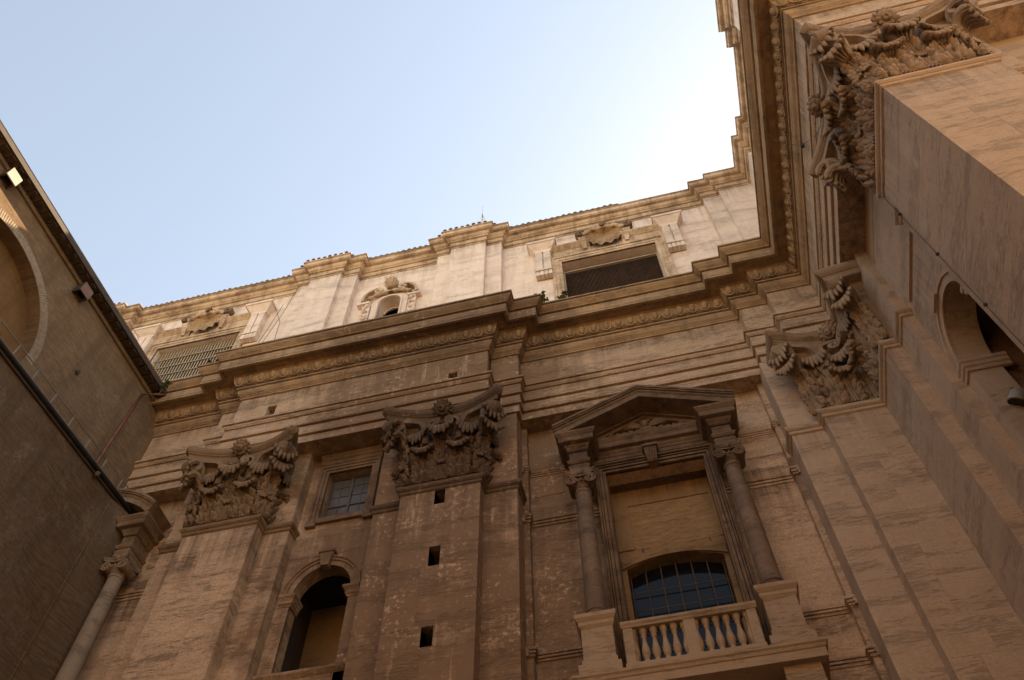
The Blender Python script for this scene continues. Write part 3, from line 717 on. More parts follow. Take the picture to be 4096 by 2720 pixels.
MB().box(8.46, 9.6, 8.6, 11.95, 31.6, 41.8).box(8.16, 9.6, 8.55, 11.13, 31.6, 41.8).box(8.16, 26, 8.55, 9.5, 31.6, 41.8).build('attic_pilaster', 'attic', B)
# roofs and upper terraces closing the building
rf = MB(); rf.box(-38, 30, 19.9, 50, 42.5, 42.95).box(8.9, 30, 9.2, 20.5, 42.5, 42.94).box(-34, 8.2, 18.9, 24, 31.6, 31.95).box(8.2, 26, 9, 24, 31.6, 31.94).box(-34, -30, 15, 24, GZ, 43)
roof = rf.build('roof', 'tile', B)
tl = MB()
n = 8; vs = []
for (y, z, r) in ((-0.10, 0.0, 0.10), (0.75, 0.16, 0.085)):
    for k in range(n + 1):
        a = math.pi * k / n; vs.append((r * math.cos(a), y, z + r * math.sin(a)))
    for k in range(n + 1):
        a = math.pi * k / n; vs.append(((r - .025) * math.cos(a), y, z + (r - .025) * math.sin(a)))
q = n + 1
fs = [(k, k + 1, 2 * q + k + 1, 2 * q + k) for k in range(n)] + [(q + k, 3 * q + k, 3 * q + k + 1, q + k + 1) for k in range(n)] + [(k, q + k, q + k + 1, k + 1) for k in range(n)] + [(0, 2 * q, 3 * q, q), (n, q + n, 3 * q + n, 2 * q + n)]
tile_me = tl.add(vs, fs).mesh('roof_tile', 'tile', True, 40)
tseg = [(-30, -27.3, PA), (-26.2, -16.5, WA), (-16.3, -15.6, SA), (-15.45, -13.8, PA), (-13.7, -12.95, SA), (-12.8, -8.5, WA), (-8.4, -7.7, SA), (-7.6, -5.8, PA), (-5.65, -4.95, SA), (-4.8, 1.45, WA)]
for a, b, y in tseg:
    e = 0.42 if y != WA else 0.0
    x = a - (e if y == PA else 0) + 0.12
    while x < b + (e if y == PA else 0) - 0.05:
        link('roof_tile', tile_me, roof, (x, y - 0.45 + random.uniform(-.02, .02), 43.01), random.uniform(-.05, .05)); x += 0.32
MB().box(-30, 1.5, 19.2, 21.5, 42.96, 43.0).build('tile_bed', 'tile', roof)

# attic windows with shells
def scroll(name, mat, parent, c, r, flip, depth=0.16):
    sp = spiral((0, 0), r, r * .2, 0.6, 1.7, 26, flip)
    return MB().ribbon(sp, depth, r * .38, (c[0], c[1], c[2]), (1, 0)).build(name, mat, parent, True, 40)
def corbel(cx, parent, mat):
    c = MB()
    # flared cap
    for (a, b) in (((0.76, 0.66, 40.36), (0.76, 0.66, 40.18)), ((0.72, 0.62, 40.18), (0.46, 0.36, 39.78)), ((0.46, 0.36, 39.78), (0.44, 0.34, 39.62))):
        c.taper((cx - a[0], cx + a[0], WA - a[1], WA + .1, a[2]), (cx - b[0], cx + b[0], WA - b[1], WA + .1, b[2]))
    o = c.build('window_corbel', mat, parent)
    b = MB()
    for s in (-1, 1): b.box(cx + s * .21 - .17, cx + s * .21 + .17, WA - .34, WA + .1, 37.75, 39.62)
    b.box(cx - .40, cx + .40, WA - .25, WA + .1, 37.75, 39.62)
    b.taper((cx - .43, cx + .43, WA - .36, WA + .1, 37.74), (cx - .43, cx + .43, WA - .36, WA + .1, 37.66))
    b.build('bracket', mat, o)
    for k in range(4):
        x = cx - .315 + k * .21
        MB().taper((x - .075, x + .075, WA - .30, WA - .04, 37.66), (x - .095, x + .095, WA - .34, WA - .02, 37.42)).box(x - .095, x + .095, WA - .34, WA - .02, 37.2, 37.42).build('gutta', mat, o)
    MB().box(cx - .40, cx + .40, WA - .05, WA + .1, 37.2, 37.66).build('gutta_panel', mat, o)
def attic_window(cx, kind):
    fm = MB(); hw = 2.34; zt = 38.65
    def ring(o0, o1, p):
        fm.box(cx - hw - o1, cx - hw - o0, WA - p, WA + .05, 32, zt + o1).box(cx + hw + o0, cx + hw + o1, WA - p, WA + .05, 32, zt + o1).box(cx - hw - o0, cx + hw + o0, WA - p, WA + .05, zt + o0, zt + o1)
    ring(0.0, 0.16, 0.05); ring(0.16, 0.36, 0.08); ring(0.36, 0.50, 0.13)
    fr = fm.build('attic_window_frame', 'attic_trim', B)
    tag(fr)
    for xa, xb in ((cx - 2.9, cx - .8), (cx + .8, cx + 2.9)):
        l = MB().box(xa, xb, WA - .10, WA + .1, 39.16, 39.74)
        l.sweep([(xa, WA), (xb, WA)], [(0.34, 40.02), (0.34, 39.94), (0.24, 39.84), (0.12, 39.72), (-.05, 39.72), (-.05, 40.02)]).build('lintel', 'attic_trim', fr)
    corbel(cx - 3.22, B, 'attic'); corbel(cx + 3.22, B, 'attic')
    # shell: ribs fan from a hinge at the top
    sh = MB(); n = 114; rows = 10; hz = 40.62; vs = []
    for j in range(rows + 1):
        t = j / rows
        for i in range(n + 1):
            a = R(90 + 360 * i / n)
            ca, sa = math.cos(a), math.sin(a)
            rr = 1 / math.sqrt((ca / 1.02) ** 2 + (sa / (1.48 if sa < 0 else 0.24)) ** 2)
            rad = 0.01 + (rr - 0.01) * t
            rib = 0.055 * math.cos(i / n * 2 * math.pi * 19) * (0.25 + .75 * t)
            dep = -0.34 * math.sin(t * math.pi * .5) ** 2 * 0.6 + rib
            vs.append((cx + rad * ca, WA - 0.10 + dep, max(39.2, hz + rad * sa)))
    sh.add(vs, [(j * (n + 1) + i, j * (n + 1) + i + 1, (j + 1) * (n + 1) + i + 1, (j + 1) * (n + 1) + i) for j in range(rows) for i in range(n)])
    sh_o = sh.build('shell', 'cornice', fr, True)
    rim = MB(); pts = []
    for i in range(33):
        a = R(8 + 164 * i / 32); pts.append((cx + 1.04 * math.cos(a), WA - 0.34 - 0.04 * math.sin(i * .9), 40.34 + 0.62 * math.sin(a)))
    rim.tube(pts, [0.085 + 0.04 * abs(math.sin(i * 1.1)) for i in range(33)], 8)
    rim.build('shell_rim', 'attic_trim', fr, True)
    scroll('scroll', 'aedicule', fr, (cx - 1.22, WA - .30, 40.62), 0.25, 1); scroll('scroll', 'aedicule', fr, (cx + 1.22, WA - .30, 40.62), 0.25, -1)
    scroll('scroll', 'aedicule', fr, (cx + .02, WA - .38, 41.02), 0.18, 1)
    MB().taper((cx - 1.35, cx - .95, WA - .38, WA, 40.3), (cx - 1.15, cx - .98, WA - .2, WA, 39.3)).build('scroll_foot', 'attic_trim', fr)
    MB().taper((cx + .95, cx + 1.35, WA - .38, WA, 40.3), (cx + .98, cx + 1.15, WA - .2, WA, 39.3)).build('scroll_foot', 'attic_trim', fr)
    # reveal and what lies in it
    MB().box(cx - 2.9, cx + 2.9, WA + 2.4, WA + 2.5, 32, 39).box(cx - 2.9, cx - 2.5, WA + .7, WA + 2.4, 32, 39).box(cx + 2.5, cx + 2.9, WA + .7, WA + 2.4, 32, 39).box(cx - 2.9, cx + 2.9, WA + .7, WA + 2.4, 38.9, 39.2).build('window_recess', 'aedicule' if kind == 'fine' else 'void', fr)
    if kind == 'fine':
        mesh = MB(); x = cx - 2.30
        while x < cx + 2.32: mesh.box(x - .005, x + .005, WA + .42, WA + .43, 33.4, 38.3); x += 0.062
        g = mesh.build('wire_screen', 'iron', fr); g['kind'] = 'stuff'
        MB().box(cx - 2.34, cx + 2.34, WA + .38, WA + .46, 38.25, 38.33).box(cx - 2.34, cx - 2.28, WA + .38, WA + .46, 33.3, 38.25).box(cx + 2.28, cx + 2.34, WA + .38, WA + .46, 33.3, 38.25).build('screen_frame', 'grey_iron', fr)
    else:
        bar = MB().box(-.028, .028, -.02, .02, 0, 5.3).mesh('grille_bar', 'grey_iron')
        x = cx - 2.25
        while x < cx + 2.3: link('grille_bar', bar, fr, (x, WA + .30, 33.3)); x += 0.165
        for z in (34.0, 34.75, 35.5, 36.25, 37.0, 37.75): MB().box(cx - 2.34, cx + 2.34, WA + .22, WA + .26, z, z + .05).build('grille_rail', 'grey_iron', fr)
attic_window(AW, 'fine'); attic_window(AWL, 'bars')

# small arched attic opening with a carved frame
def carved_window():
    cx = -10.80; mt = 'attic'
    f = poly_holes([(cx - .95, 33), (cx + .95, 33), (cx + .95, 38.75), (cx + .55, 39.15), (cx - .55, 39.15), (cx - .95, 38.75)], [arch(cx, .58, 34.5, 38.22, 16)], WA - .10, WA + .05).build('carved_window_frame', mt, B)
    rg = MB(); rg.tube([(cx - .64, WA - .12, 34.5)] + [(cx + .64 * math.cos(R(180 - i * 10)), WA - .12, 38.22 + .64 * math.sin(R(180 - i * 10))) for i in range(19)] + [(cx + .64, WA - .12, 34.5)], .06, 6); rg.build('arch_bead', mt, f, True)
    MB().box(cx - 1, cx + 1, WA + 1.5, WA + 1.6, 33, 40).build('window_recess', 'void', f)
    # soffit ring of the deep opening
    MB().tube([(cx + .5 * math.cos(R(i * 10)), WA + .55, 38.22 + .5 * math.sin(R(i * 10))) for i in range(19)], .05, 6).build('inner_ring', 'attic', f, True)
    rnd = random.Random(5)
    for s in (-1, 1):
        st = MB().box(cx + s * 1.22 - .2, cx + s * 1.22 + .2, WA - .16, WA + .02, 33, 38.2).build('side_strip', mt, f)
        for k in range(8):
            z = 38.05 - k * .42
            m = MB()
            for q in range(5): m.ellipsoid((cx + s * 1.22 + rnd.uniform(-.13, .13), WA - .2, z + rnd.uniform(-.14, .14)), (rnd.uniform(.05, .1), .08, rnd.uniform(.06, .12)), 7, 5)
            m.build('carved_fruit', mt, st, True)
        cap = MB().box(cx + s * 1.34 - .36, cx + s * 1.34 + .30, WA - .30, WA, 38.22, 38.40).build('strip_cap', mt, f)
        # broken scrolls of the crest
        sp = [(0.0, 0.0)]; p = catmull([(1.42, 38.45), (1.36, 39.0), (1.02, 39.42), (.66, 39.52)], 14)
        path = [(s * a.x, a.y) for a in p] + [(s * .66 + s * x, 39.26 + y) for x, y in spiral((0, 0), .24, .07, math.pi / 2, 1.3, 22, 1)]
        MB().ribbon(path, 0.17, 0.13, (cx, WA - .18, 0), (1, 0)).build('crest_scroll', 'attic_trim', f, True, 40)
    # swag under the crest
    MB().tube([(cx + 1.15 * math.sin(R(t)), WA - .24, 39.10 - .62 * (1 - math.cos(R(t)))) for t in range(-72, 73, 8)], [.10 + .035 * math.sin(i * 1.9) for i in range(19)], 8).build('garland', 'attic_trim', f, True)
    u = MB().lathe([(0.02, 39.25), (.16, 39.28), (.30, 39.48), (.36, 39.72), (.30, 39.98), (.14, 40.12), (.02, 40.16)], cx + .02, WA - .34, 18)
    for k in range(7): u.tube([(cx + .02 + (.10 + .27 * math.sin(R(180 * j / 8))) * math.cos(R(180 + k * 30)), WA - .34 + (.10 + .27 * math.sin(R(180 * j / 8))) * math.sin(R(180 + k * 30)), 39.28 + .85 * j / 8) for j in range(9)], .035, 5)
    u.build('crest_urn', 'attic_trim', f, True)
    MB().box(cx - .2, cx + .2, WA - .3, WA, 39.0, 39.3).build('crest_base', 'aedicule', f)
carved_window()

# ------------------------------------------------------------------ window bay string courses and joints
BAND = [(0.15, 0.0), (0.15, -0.10), (0.07, -0.105), (0.07, -0.13), (0.11, -0.135), (0.11, -0.22), (0.03, -0.225), (0.03, -0.25), (0.07, -0.255), (0.07, -0.34), (0, -0.36), (-.1, -.36), (-.1, 0)]
def bands(xa, xb, mat, ca, cb):
    for z, k, e in ((21.22, 1, 1), (23.60, .7, .75), (15.92, 1, .8), (14.32, 1, .8)):
        pr = [(p * k * 0.6, z + dz * e) for p, dz in BAND]
        MB().sweep([(xa, 19.62), (xa, 19.72), (xa + .16, 19.72), (xa + .16, YW), (ca, YW)], pr).build('string_course', mat, B)
        MB().sweep([(cb, YW), (xb - .16, YW), (xb - .16, 19.72), (xb, 19.72), (xb, 19.62)], pr).build('string_course', mat, B)
    MB().box(xa - .15, xa + .16, 19.72, YW + .1, GZ, 26.1).box(xb - .16, xb + .15, 19.72, YW + .1, GZ, 26.1).build('bay_edge_strip', mat, B)
    # ashlar courses standing a few millimetres proud, joints between them
    for z0, z1 in ((22.30, 23.28), (21.24, 22.27), (23.62, 24.9)):
        for a, b in ((xa + .17, xa + 1.35), (xb - 1.35, xb - .17)):
            MB().box(a, b, YW - .022, YW + .05, z0, z1).build('stone_block', mat, B)
bands(-4.14, 4.76, 'facade', -1.66, 2.40)
bands(-28, -16.93, 'facade', -23.3, -19.1)

# ------------------------------------------------------------------ aedicule windows
def ionic_column(cx, cy, mat, capmat, parent_part):
    z0, z1 = 16.05, 21.42
    prof = [(0.0, z0 + .40), (.31, z0 + .40), (.325, z0 + .46), (.30, z0 + .52)]
    for k in range(11):
        t = k / 10; prof.append((0.295 - 0.045 * t ** 1.8, z0 + .52 + (z1 - .16 - z0 - .52) * t))
    prof += [(.28, z1 - .14), (.285, z1 - .08), (.25, z1 - .04), (0, z1 - .02)]
    col = MB().lathe(prof, cx, cy, 28).build('column', mat, B, True, 40)
    MB().lathe([(0, z0 + .12), (.36, z0 + .12), (.385, z0 + .18), (.36, z0 + .24), (.325, z0 + .26), (.32, z0 + .31), (.345, z0 + .35), (.32, z0 + .40), (0, z0 + .40)], cx, cy, 28).box(cx - .39, cx + .39, cy - .39, cy + .39, z0, z0 + .12).build('column_base', capmat, col, True, 35)
    c = MB().lathe([(0, z1 - .04), (.25, z1 - .04), (.27, z1 + .06), (.34, z1 + .20), (.36, z1 + .30), (.30, z1 + .36), (0, z1 + .36)], cx, cy, 24)
    c.build('capital', capmat, col, True, 35)
    ab = MB(); pts = []
    hw = .36
    for s in range(4):
        a = s * math.pi / 2
        for i in range(9):
            u = -1 + 2 * i / 8; x, y = u * (hw + .10), -(hw - .05 + .15 * u * u)
            pts.append((cx + x * math.cos(a) - y * math.sin(a), cy + x * math.sin(a) + y * math.cos(a)))
    ab.prism(pts, z1 + .48, z1 + .56, 'z'); ab.prism([((x - cx) * 1.06 + cx, (y - cy) * 1.06 + cy) for x, y in pts], z1 + .56, z1 + .66, 'z')
    ab.build('abacus', capmat, col)
    for sx in (-1, 1):
        sp = [(sx * (.30 + x), .25 + y) for x, y in spiral((0, 0), .205, .035, math.pi * .62, 2.1, 40, -1)]
        MB().ribbon([(0, .40)] + [(sx * .15, .44)] + sp, .085, .062, (cx, cy - .31, z1), (1, 0)).build('volute', capmat, col, True, 40)
        MB().ellipsoid((cx + sx * .30, cy - .30, z1 + .25), (.15, .05, .15), 12, 6).build('volute_eye', capmat, col, True)
        MB().tube([(cx + sx * .30, cy - .28, z1 + .25), (cx + sx * .30, cy + .30, z1 + .25)], [.17, .17], 12).build('bolster', capmat, col, True, 40)
    MB().ellipsoid((cx, cy - .36, z1 + .58), (.11, .09, .13), 8, 6).build('cap_flower', capmat, col, True)
    eg = MB()
    for k in range(7):
        a = R(-150 + k * 20); eg.ellipsoid((cx + .35 * math.cos(a), cy + .35 * math.sin(a), z1 + .26), (.05, .05, .085), 7, 5)
    eg.build('echinus_eggs', capmat, col, True)
    return col
CP = [(0.40, .82), (0.40, .74), (0.36, .68), (0.32, .62), (0.30, .60), (0.30, .40), (0.28, .38), (0.13, .36), (0.12, .28), (0.07, .22), (0.05, .20), (0.05, .14), (0.0, .10), (-.05, .10), (-.05, .82)]
def aedicule(cx, segmental, colmat, trim):
    xl, xr = cx - 2.43, cx + 2.43
    for x in (xl, xr):
        ionic_column(x, 19.35, colmat, trim, B)
        hw = .31 if not segmental else .25
        r = MB().box(x - hw, x + hw, 19.04, YW + .02, 22.06, 23.10)
        r.sweep([(x - hw, YW), (x - hw, 19.04), (x + hw, 19.04), (x + hw, YW)], [(0.05, 22.40), (0.05, 22.34), (0.03, 22.30), (0.03, 22.10), (-.02, 22.10), (-.02, 22.40)])
        r.sweep([(x - hw, YW), (x - hw, 19.04), (x + hw, 19.04), (x + hw, YW)], [(0.09, 22.66), (0.09, 22.60), (0.04, 22.52), (-.02, 22.52), (-.02, 22.66)])
        r.sweep([(x - hw, YW), (x - hw, 19.04), (x + hw, 19.04), (x + hw, YW)], [(p, 23.06 + z) for p, z in CP])
        r.build('column_entablature', trim, B)
    # recessed cornice between
    m = MB(); m.box(xl, xr, 19.84, YW + .02, 23.3, 24.0)
    m.sweep([(xl + .3, 19.84), (xr - .3, 19.84)], [(p * .9, 23.36 + z) for p, z in CP]); m.build('pediment_base_cornice', trim, B)
    # raking or curved cornice
    x0, x1, zt, za = cx - 3.20, cx + 3.20, 24.36, 25.76
    def line(off, n=24):
        if not segmental: return [(x0 + off * .2, zt - off), (cx, za - off * 1.06), (x1 - off * .2, zt - off)]
        h = za - zt; c = (x1 - x0) / 2; rr = (c * c + h * h) / (2 * h); zc = za - rr; a = math.asin(c / rr)
        return [(cx + (rr - off) * math.sin(-a + 2 * a * i / n), zc + (rr - off) * math.cos(-a + 2 * a * i / n)) for i in range(n + 1)]
    pd = MB()
    for o0, o1, y in ((0, .10, 18.62), (.10, .16, 18.66), (.16, .24, 18.72), (.24, .28, 18.74), (.28, .50, 18.76), (.50, .56, 19.5), (.56, .70, 19.62)):
        up, lo = line(o0), line(o1)
        for i in range(len(up) - 1):
            pd.prism([up[i], up[i + 1], lo[i + 1], lo[i]], y, YW + .02)
    p = pd.build('raking_cornice', trim, B)
    # tympanum
    ty = line(.6); MB().prism(ty + [(xr, 24.0), (xl, 24.0)] if not segmental else ty, 19.86, YW + .05).build('tympanum', trim, p)
    if not segmental:
        cv = MB(); yr = 19.70; zr = 24.72
        cv.ellipsoid((cx, yr - .06, zr), (.14, .13, .18), 10, 8)                       # small winged head
        for k in range(9): a = R(20 + k * 17.5); cv.tube([(cx, yr, zr + .12), (cx + .24 * math.cos(a), yr - .02, zr + .12 + .24 * math.sin(a))], [.03, .05], 6)
        for q in (-1, 1):
            for k in range(5):
                cv.tube([(cx + q * .12, yr, zr - k * .03), (cx + q * (.42 + .05 * k), yr - .08, zr + .10 - k * .05), (cx + q * (1.05 - .12 * k), yr, zr + .02 - k * .07)], [.055, .065, .02], 6)
            for k in range(5): cv.ellipsoid((cx + q * (.30 + k * .24), yr, zr - .30 + .02 * math.sin(k * 2)), (.13, .09, .08), 8, 5)
        cv.ellipsoid((cx, yr, zr - .24), (.26, .11, .14), 10, 6); cv.build('tympanum_relief', trim, p, True)
    # moulded frame of the opening
    f = MB(); ox0, ox1, zt2 = cx - 1.66, cx + 1.70, 22.80
    for o0, o1, pp in ((0, .09, .10), (.09, .115, .05), (.115, .20, .15), (.20, .225, .08), (.225, .27, .19), (.27, .29, .12), (.29, .36, .25)):
        f.box(ox0 - o1, ox0 - o0, YW - pp, YW + .05, 13.9, zt2 + o1).box(ox1 + o0, ox1 + o1, YW - pp, YW + .05, 13.9, zt2 + o1).box(ox0 - o0, ox1 + o0, YW - pp, YW + .05, zt2 + o0, zt2 + o1)
    f.box(ox0 - .36, ox1 + .36, YW - .14, YW + .05, 23.16, 23.40)
    fr = f.build('window_frame', trim, B)
    k = MB(); k.taper((cx - .27, cx + .27, 19.48, YW, 23.46), (cx - .27, cx + .27, 19.48, YW, 23.34)).taper((cx - .23, cx + .23, 19.54, YW, 23.34), (cx - .15, cx + .15, 19.66, YW, 22.72))
    for j in (-1, 0, 1): k.tube([(cx + j * .11, 19.54, 23.30), (cx + j * .08, 19.64, 22.76)], .035, 6)
    k.build('keystone', trim, fr)
    # pedestals and balustrade
    for x in (xl, xr):
        q = MB().box(x - .43, x + .43, 18.92, YW, 14.62, 15.66)
        q.sweep([(x - .43, YW), (x - .43, 18.92), (x + .43, 18.92), (x + .43, YW)], [(0.14, 16.05), (0.14, 15.93), (0.12, 15.90), (0.08, 15.84), (0.06, 15.82), (0.06, 15.72), (0.0, 15.62), (-.02, 15.62), (-.02, 16.05)])
        q.box(x - .47, x + .47, 18.88, YW, 14.44, 14.63).box(x - .56, x + .56, 18.80, YW, 14.06, 14.44).build('column_pedestal', 'balcony', B)
    b0, b1 = xl + .62, xr - .62
    bl = MB(); bl.sweep([(b0, 19.02), (b1, 19.02)], [(0.07, 15.70), (0.07, 15.62), (0.04, 15.58), (0.02, 15.52), (-.32, 15.52), (-.36, 15.70)])
    bl.box(b0 + .02, b1 - .02, 19.0, 19.36, 14.10, 14.42).box(b0 + .02, b1 - .02, 18.94, 19.4, 13.9, 14.2)
    mid = (b0 + b1) / 2
    for a, b in ((b0 + .05, b0 + .30), (mid - .15, mid + .15), (b1 - .30, b1 - .05)): bl.box(a, b, 19.02, 19.34, 14.42, 15.52)
    bal = bl.build('balustrade', 'balcony', B)
    bp = [(.11, 0), (.11, .08), (.075, .11), (.065, .16), (.085, .19), (.10, .26), (.115, .36), (.105, .46), (.075, .60), (.055, .74), (.052, .82), (.08, .86), (.08, .89), (.055, .91), (.10, .99), (.10, 1.10)]
    bme = MB().lathe(bp, 0, 0, 16).mesh('baluster', 'balcony', True, 50)
    for a, b in ((b0 + .30, mid - .15), (mid + .15, b1 - .30)):
        n = 5
        for i in range(n + 1): link('baluster', bme, bal, (a + (b - a) * i / n, 19.18, 14.42))
    sl = MB(); sl.sweep([(xl - .62, YW), (xl - .62, 18.78), (xr + .62, 18.78), (xr + .62, YW)], [(0.12, 14.06), (0.12, 13.98), (0.08, 13.94), (0.06, 13.86), (0.03, 13.84), (0.03, 13.60), (-1.0, 13.60), (-1.0, 14.06)])
    sl.build('balcony_slab', 'balcony', B)
    for x in (xl, xr): MB().box(x - .45, x + .45, 18.95, YW, 12.4, 13.62).build('balcony_console', 'balcony', B)
    MB().box(xl - .3, xr + .3, 19.6, YW + .1, 8, 13.61).build('balcony_apron', 'balcony', B)
    return fr
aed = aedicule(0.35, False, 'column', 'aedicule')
aedicule(-21.15, True, 'pale_column', 'far_trim')
# what closes the big opening: rendered panel above, segmental window below
yb = 20.95
rv = MB(); rv.box(-1.7, -1.31, YW + .55, yb + .4, 12, 23.2).box(2.05, 2.45, YW + .55, yb + .4, 12, 23.2).box(-1.7, 2.45, YW + .55, yb + .4, 22.82, 23.3); rv.build('window_reveal', 'aedicule', B)
cxw, hww = 0.37, 1.52
seg = [(cxw - hww, 14.0), (cxw + hww, 14.0)] + [(cxw + hww * (1 - i / 10), 19.30 + .34 * (1 - (1 - i / 10) ** 2)) for i in range(21)]
inf = poly_holes(rect(-1.4, 2.2, 12.5, 22.9), [seg], yb, yb + .55).build('infill_panel', 'plaster', B)
# sunken field: raised border strips round the rough render
bd = MB(); bd.box(-1.31, -.80, yb - .05, yb + .02, 20.07, 22.8).box(1.96, 2.05, yb - .05, yb + .02, 20.07, 22.8).box(-.80, 1.96, yb - .05, yb + .02, 22.05, 22.8)
bd.build('panel_border', 'plaster', inf)
MB().box(-.80, 1.96, yb - .012, yb - .004, 20.07, 22.05).build('rough_field', 'rough_render', inf)
lab = MB(); n = 20; op = [(cxw + hww * 1.08 * (1 - i / 10), 19.30 + .34 * (1 - (1 - i / 10) ** 2)) for i in range(n + 1)]; op2 = [(x, z + .42) for x, z in op]
for i in range(n): lab.prism([op[i], op[i + 1], op2[i + 1], op2[i]], yb - .07, yb)
lab.build('relieving_arch', 'plaster', inf)
wp = MB().prism(seg, yb + .46, yb + .49).build('window_pane', 'glass', B)
MB().box(-2, 3, yb + 1.2, yb + 1.3, 12, 20).build('room_wall', 'void', B)
for i in range(7):
    x = cxw - hww + .06 + i * (2 * hww - .12) / 6
    h = 19.30 + .34 * (1 - ((x - cxw) / hww) ** 2)
    MB().tube([(x, yb + .34, 14.0), (x, yb + .34, h)], .024, 6).build('grille_bar', 'iron', wp)
for z in (15.1, 15.8, 16.5, 17.2, 17.9, 18.6): MB().tube([(cxw - hww, yb + .33, z), (cxw + hww, yb + .33, z)], .018, 6).build('grille_rail', 'iron', wp)
for x in (-.55, 1.6): MB().tube([(x, yb - .1, 20.0), (x, yb - .1, 19.85)], .02, 6).build('iron_hook', 'iron', inf)

# ------------------------------------------------------------------ small casement in the left bay
wf = MB()
def wring(x0, x1, z0, z1, o0, o1, p):
    wf.box(x0 - o1, x0 - o0, Y2 - p, Y2 + .04, z0 - o1 * .55, z1 + o1).box(x1 + o0, x1 + o1, Y2 - p, Y2 + .04, z0 - o1 * .55, z1 + o1).box(x0 - o0, x1 + o0, Y2 - p, Y2 + .04, z1 + o0, z1 + o1)
WX0, WX1, WZ0, WZ1 = -11.50, -9.80, 22.52, 24.98
wring(WX0, WX1, WZ0, WZ1, 0, .12, .06); wring(WX0, WX1, WZ0, WZ1, .12, .24, .10); wring(WX0, WX1, WZ0, WZ1, .24, .32, .14)
wf.sweep([(WX0 - .36, Y2), (WX1 + .36, Y2)], [(0.30, 25.80), (0.30, 25.72), (0.24, 25.66), (0.20, 25.58), (0.16, 25.56), (0.16, 25.40), (0.08, 25.32), (-.05, 25.32), (-.05, 25.80)])
wf.box(WX0 - .02, WX1 + .02, Y2 - .12, Y2 + .04, 22.28, 22.515).box(WX0 - .38, WX0 - .02, Y2 - .15, Y2 + .04, 22.14, 22.34).box(WX1 + .02, WX1 + .38, Y2 - .15, Y2 + .04, 22.14, 22.34)
swf = wf.build('casement_frame', 'aedicule', B)
yw = Y2 + .35
cs = MB()
for x in (WX0 + .03, (WX0 + WX1) / 2, WX1 - .03): cs.box(x - .045, x + .045, yw - .05, yw + .03, WZ0, WZ1)
for z in (WZ0 + .04, WZ0 + .95, WZ1 - .04): cs.box(WX0, WX1, yw - .045, yw + .025, z - .04, z + .04)
for x in (WX0 + .43, WX1 - .43): cs.box(x - .014, x + .014, yw - .02, yw + .01, WZ0, WZ1)
for z in (WZ0 + .48, WZ0 + 1.45, WZ0 + 1.95): cs.box(WX0, WX1, yw - .02, yw + .01, z - .014, z + .014)
csh = cs.build('casement_sash', 'wood', B)
xs = [WX0, WX0 + .43, (WX0 + WX1) / 2, WX1 - .43, WX1]; zs = [WZ0, WZ0 + .48, WZ0 + .95, WZ0 + 1.45, WZ0 + 1.95, WZ1]
prn = random.Random(3)
for i in range(4):
    for j in range(5):
        t = prn.uniform(-.012, .012)
        MB().add([(xs[i], yw - t, zs[j]), (xs[i + 1], yw + t, zs[j]), (xs[i + 1], yw + t * .5, zs[j + 1]), (xs[i], yw - t * .3, zs[j + 1])], [(0, 1, 2, 3)]).build('window_pane', 'pane', csh)
MB().box(WX0 - .3, WX1 + .3, yw + .9, yw + 1.0, 22, 25.5).build('room_wall', 'void', B)

# ------------------------------------------------------------------ arched niche in the left bay
NX, NR, NS = -10.73, 0.98, 19.10
ar = MB(); n = 24
for o0, o1, p in ((0.0, .20, .06), (.20, .30, .10), (.30, .36, .14)):
    for i in range(n):
        a0, a1 = math.pi * i / n, math.pi * (i + 1) / n
        q = lambda o, a: (NX + (NR + o) * math.cos(a), NS + (1.10 + o) * math.sin(a))
        ar.prism([q(o0, a0), q(o1, a0), q(o1, a1), q(o0, a1)], Y2 - p, Y2 + .03)
arv = ar.build('niche_archivolt', 'facade', B)
MB().prism([(NX - .16, 20.12), (NX + .10, 20.12), (NX + .22, 20.72), (NX - .28, 20.72)], Y2 - .2, Y2 + .03).box(NX - .31, NX + .25, Y2 - .24, Y2 + .03, 20.68, 20.76).build('keystone', 'facade', arv)
for s in (-1, 1):
    x0, x1 = (NX - NR - .36, NX - NR) if s < 0 else (NX + NR, NX + NR + .36)
    im = MB().box(x0, x1, Y2 - .05, Y2 + .04, 12, 18.76)
    path = [(x0, Y2), (x1, Y2), (x1, Y2 + .44)] if s < 0 else [(x0, Y2 + .44), (x0, Y2), (x1, Y2)]
    im.sweep(path, [(0.20, 19.10), (0.20, 19.02), (0.15, 18.96), (0.11, 18.90), (0.11, 18.80), (0.07, 18.76), (0.07, 18.70), (-.02, 18.70), (-.02, 19.10)])
    im.build('impost', 'facade', arv)
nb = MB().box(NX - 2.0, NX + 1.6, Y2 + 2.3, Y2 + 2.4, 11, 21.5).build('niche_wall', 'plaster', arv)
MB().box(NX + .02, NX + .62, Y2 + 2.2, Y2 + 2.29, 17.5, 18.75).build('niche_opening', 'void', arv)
MB().box(NX - 1.9, NX - 1.45, Y2 + .45, Y2 + 2.3, 11, 21).box(NX + 1.05, NX + 1.5, Y2 + .45, Y2 + 2.3, 11, 21).box(NX - 1.9, NX + 1.5, Y2 + .45, Y2 + 2.3, 20.6, 20.9).build('niche_side', 'void', arv)  # near-black sides and vault: shade of the unlit niche put into the colour
MB().sweep([(NX - 1.5, Y2), (NX - .98, Y2), (NX - .98, Y2 + .02), (NX + .98, Y2 + .02), (NX + .98, Y2), (NX + 1.5, Y2)], [(0.16, 16.16), (0.16, 16.08), (0.10, 16.0), (0.05, 15.94), (0.05, 15.3), (-.2, 15.3), (-.2, 16.16)]).build('niche_sill', 'facade', arv)

